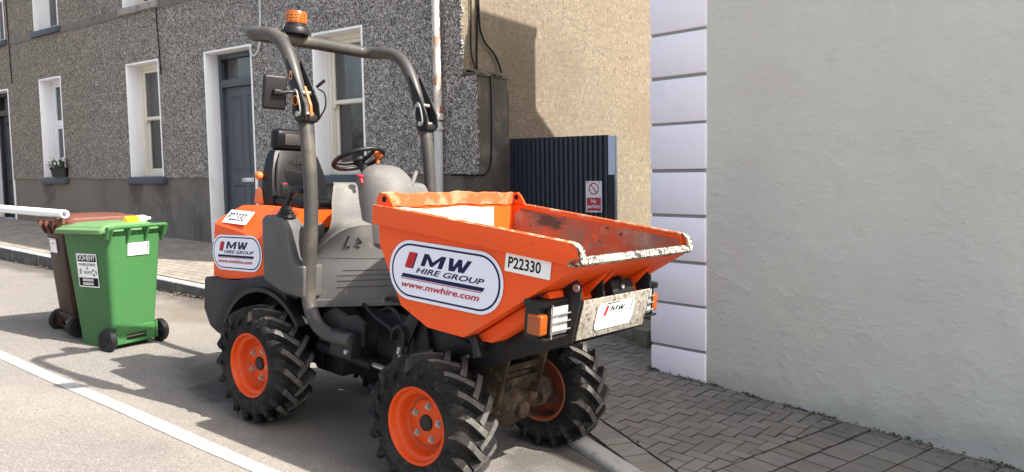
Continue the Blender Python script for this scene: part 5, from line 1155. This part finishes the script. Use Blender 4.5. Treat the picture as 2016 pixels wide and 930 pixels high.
# --- roll bar, hinge brackets, beacon, mirror
half = [(.09, .70), (-.10, .69), (-.25, .735), (-.34, .86), (-.352, 1.05), (-.345, 1.30), (-.365, 1.62), (-.42, 1.92), (-.50, 2.14), (-.585, 2.33), (-.68, 2.46), (-.80, 2.53), (-.93, 2.545), (-1.02, 2.55)]
lp = [(x, -.52, z) for x, z in half]; rp_ = [(x, .52, z) for x, z in half[::-1]]
mid_ = [(-1.085, -.475, 2.552), (-1.105, -.38, 2.555), (-1.108, 0, 2.56), (-1.105, .38, 2.555), (-1.085, .475, 2.552)]
b = MB(); b.tube(smooth_path(lp+mid_+rp_, 5), .044, 18); rollbar = b.build('roll_bar', 'tube_grey', dumper, angle=60)
def bracket(sgn, orange):
    y = sgn*.52
    b = MB(); pts = [(-.575, 2.36), (-.56, 2.37), (-.435, 2.20), (-.375, 2.10), (-.36, 2.02), (-.385, 1.985), (-.44, 1.975), (-.47, 2.0), (-.475, 2.06), (-.52, 2.18)]
    for dy in (-.056, .044): b.prism(pts, y+dy, y+dy+.012, 'y', .002)
    b.box((-.47, y-.05, 1.985), (-.37, y+.05, 2.03), .012)
    o = b.build('hinge_bracket', 'chassis', rollbar)
    b = MB(); b.cyl((-.42, y-.075, 2.03), (-.42, y+.075, 2.03), .018, seg=12); b.cyl((-.455, y-.07, 2.16), (-.455, y+.07, 2.16), .016, seg=12)
    b.tube(smooth_path([(-.485, y-.066, 2.06), (-.475, y-.068, 2.15), (-.45, y-.07, 2.175), (-.425, y-.068, 2.14), (-.40, y-.066, 2.05), (-.41, y-.066, 2.02)], 4), .006, 8); b.build('hinge_pin', 'steel', o)
    if orange:
        b = MB(); b.prism([(-.425, 2.20), (-.415, 2.20), (-.352, 2.09), (-.34, 2.02), (-.355, 2.02), (-.37, 2.09)], y-.03, y-.014, 'y', .002); b.build('locking_strip', 'knob', o)
        b = MB(); b.tube([(-.44+.028*math.cos(q), y-.075, 2.11+.028*math.sin(q)) for q in [2*math.pi*k/20 for k in range(20)]], .004, 6, True); b.build('pin_ring', 'knob', o)
        b = MB(); b.tube(smooth_path([(-.38, y+.05, 2.19), (-.33, y+.06, 2.16), (-.32, y+.06, 2.08), (-.37, y+.05, 2.0)], 5), .005, 6); b.tube([(-.40, y+.05, 2.2), (-.36, y+.08, 2.245)], .010, 8); b.build('safety_cable', 'bplastic', o)
        st = Sticker((-.515, y-.057, 2.265), (1, 0, 0), (0, 0, 1)); st.rrect(.032, .055, .004, 'amber_band'); st.poly([(-.009, -.015), (.009, -.015), (0, .012)], 'black'); st.build('warning_label', o)
bracket(-1, True); bracket(1, False)
bc = MB(); T = Matrix.Translation((-1.10, -.13, -.045))
bc.lathe([(0, 2.60), (.03, 2.60), (.035, 2.64), (.098, 2.645), (.10, 2.665), (.088, 2.69), (.072, 2.70), (.070, 2.715), (0, 2.715)], 28, 'z', T); bc.box((-1.12, -.16, 2.555), (-1.08, -.10, 2.605), .006)
bc.tube(smooth_path([(-1.12, -.21, 2.66), (-1.11, -.23, 2.62), (-1.10, -.18, 2.60), (-1.08, -.1, 2.58)], 4), .007, 8)
beacon = bc.build('beacon', 'bplastic', dumper)
b = MB(); b.lathe([(.068, 2.715), (.072, 2.72), (.072, 2.79), (.066, 2.80), (0, 2.804)], 28, 'z', T); b.build('lens', 'amber', beacon)
b = MB()
for z in (2.735, 2.755, 2.775): b.lathe([(.0715, z-.003), (.075, z), (.0715, z+.003)], 28, 'z', T)
for k in range(14): q = k*2*math.pi/14; b.box((.0705, -.003, 2.722), (.0745, .003, 2.788), 0, T @ Matrix.Rotation(q, 4, 'Z'))
b.build('lens_rib', 'amber_band', beacon)
MMt = Matrix.Translation((-.505, -.70, 2.15)) @ Matrix.Rotation(R(-14), 4, 'Z') @ Matrix.Rotation(R(4), 4, 'Y')
b = MB(); b.box((-.018, -.074, -.104), (.018, .074, .104), .017, MMt, 4); b.box((.014, -.02, -.015), (.045, .04, .02), .008, MMt); mir = b.build('mirror', 'bplastic', dumper, angle=50)
b = MB(); b.box((-.022, -.066, -.096), (-.0185, .066, .096), .0, MMt); b.build('mirror_glass', 'chrome', mir)
b = MB(); b.tube(smooth_path([MMt @ Vector((.035, .01, 0)), MMt @ Vector((.045, .10, .012)), (-.455, -.585, 2.145), (-.445, -.578, 2.08), (-.45, -.575, 2.03)], 5), .0095, 10); b.box((-.475, -.592, 2.02), (-.43, -.565, 2.10), .004); b.build('mirror_arm', 'bplastic', mir)
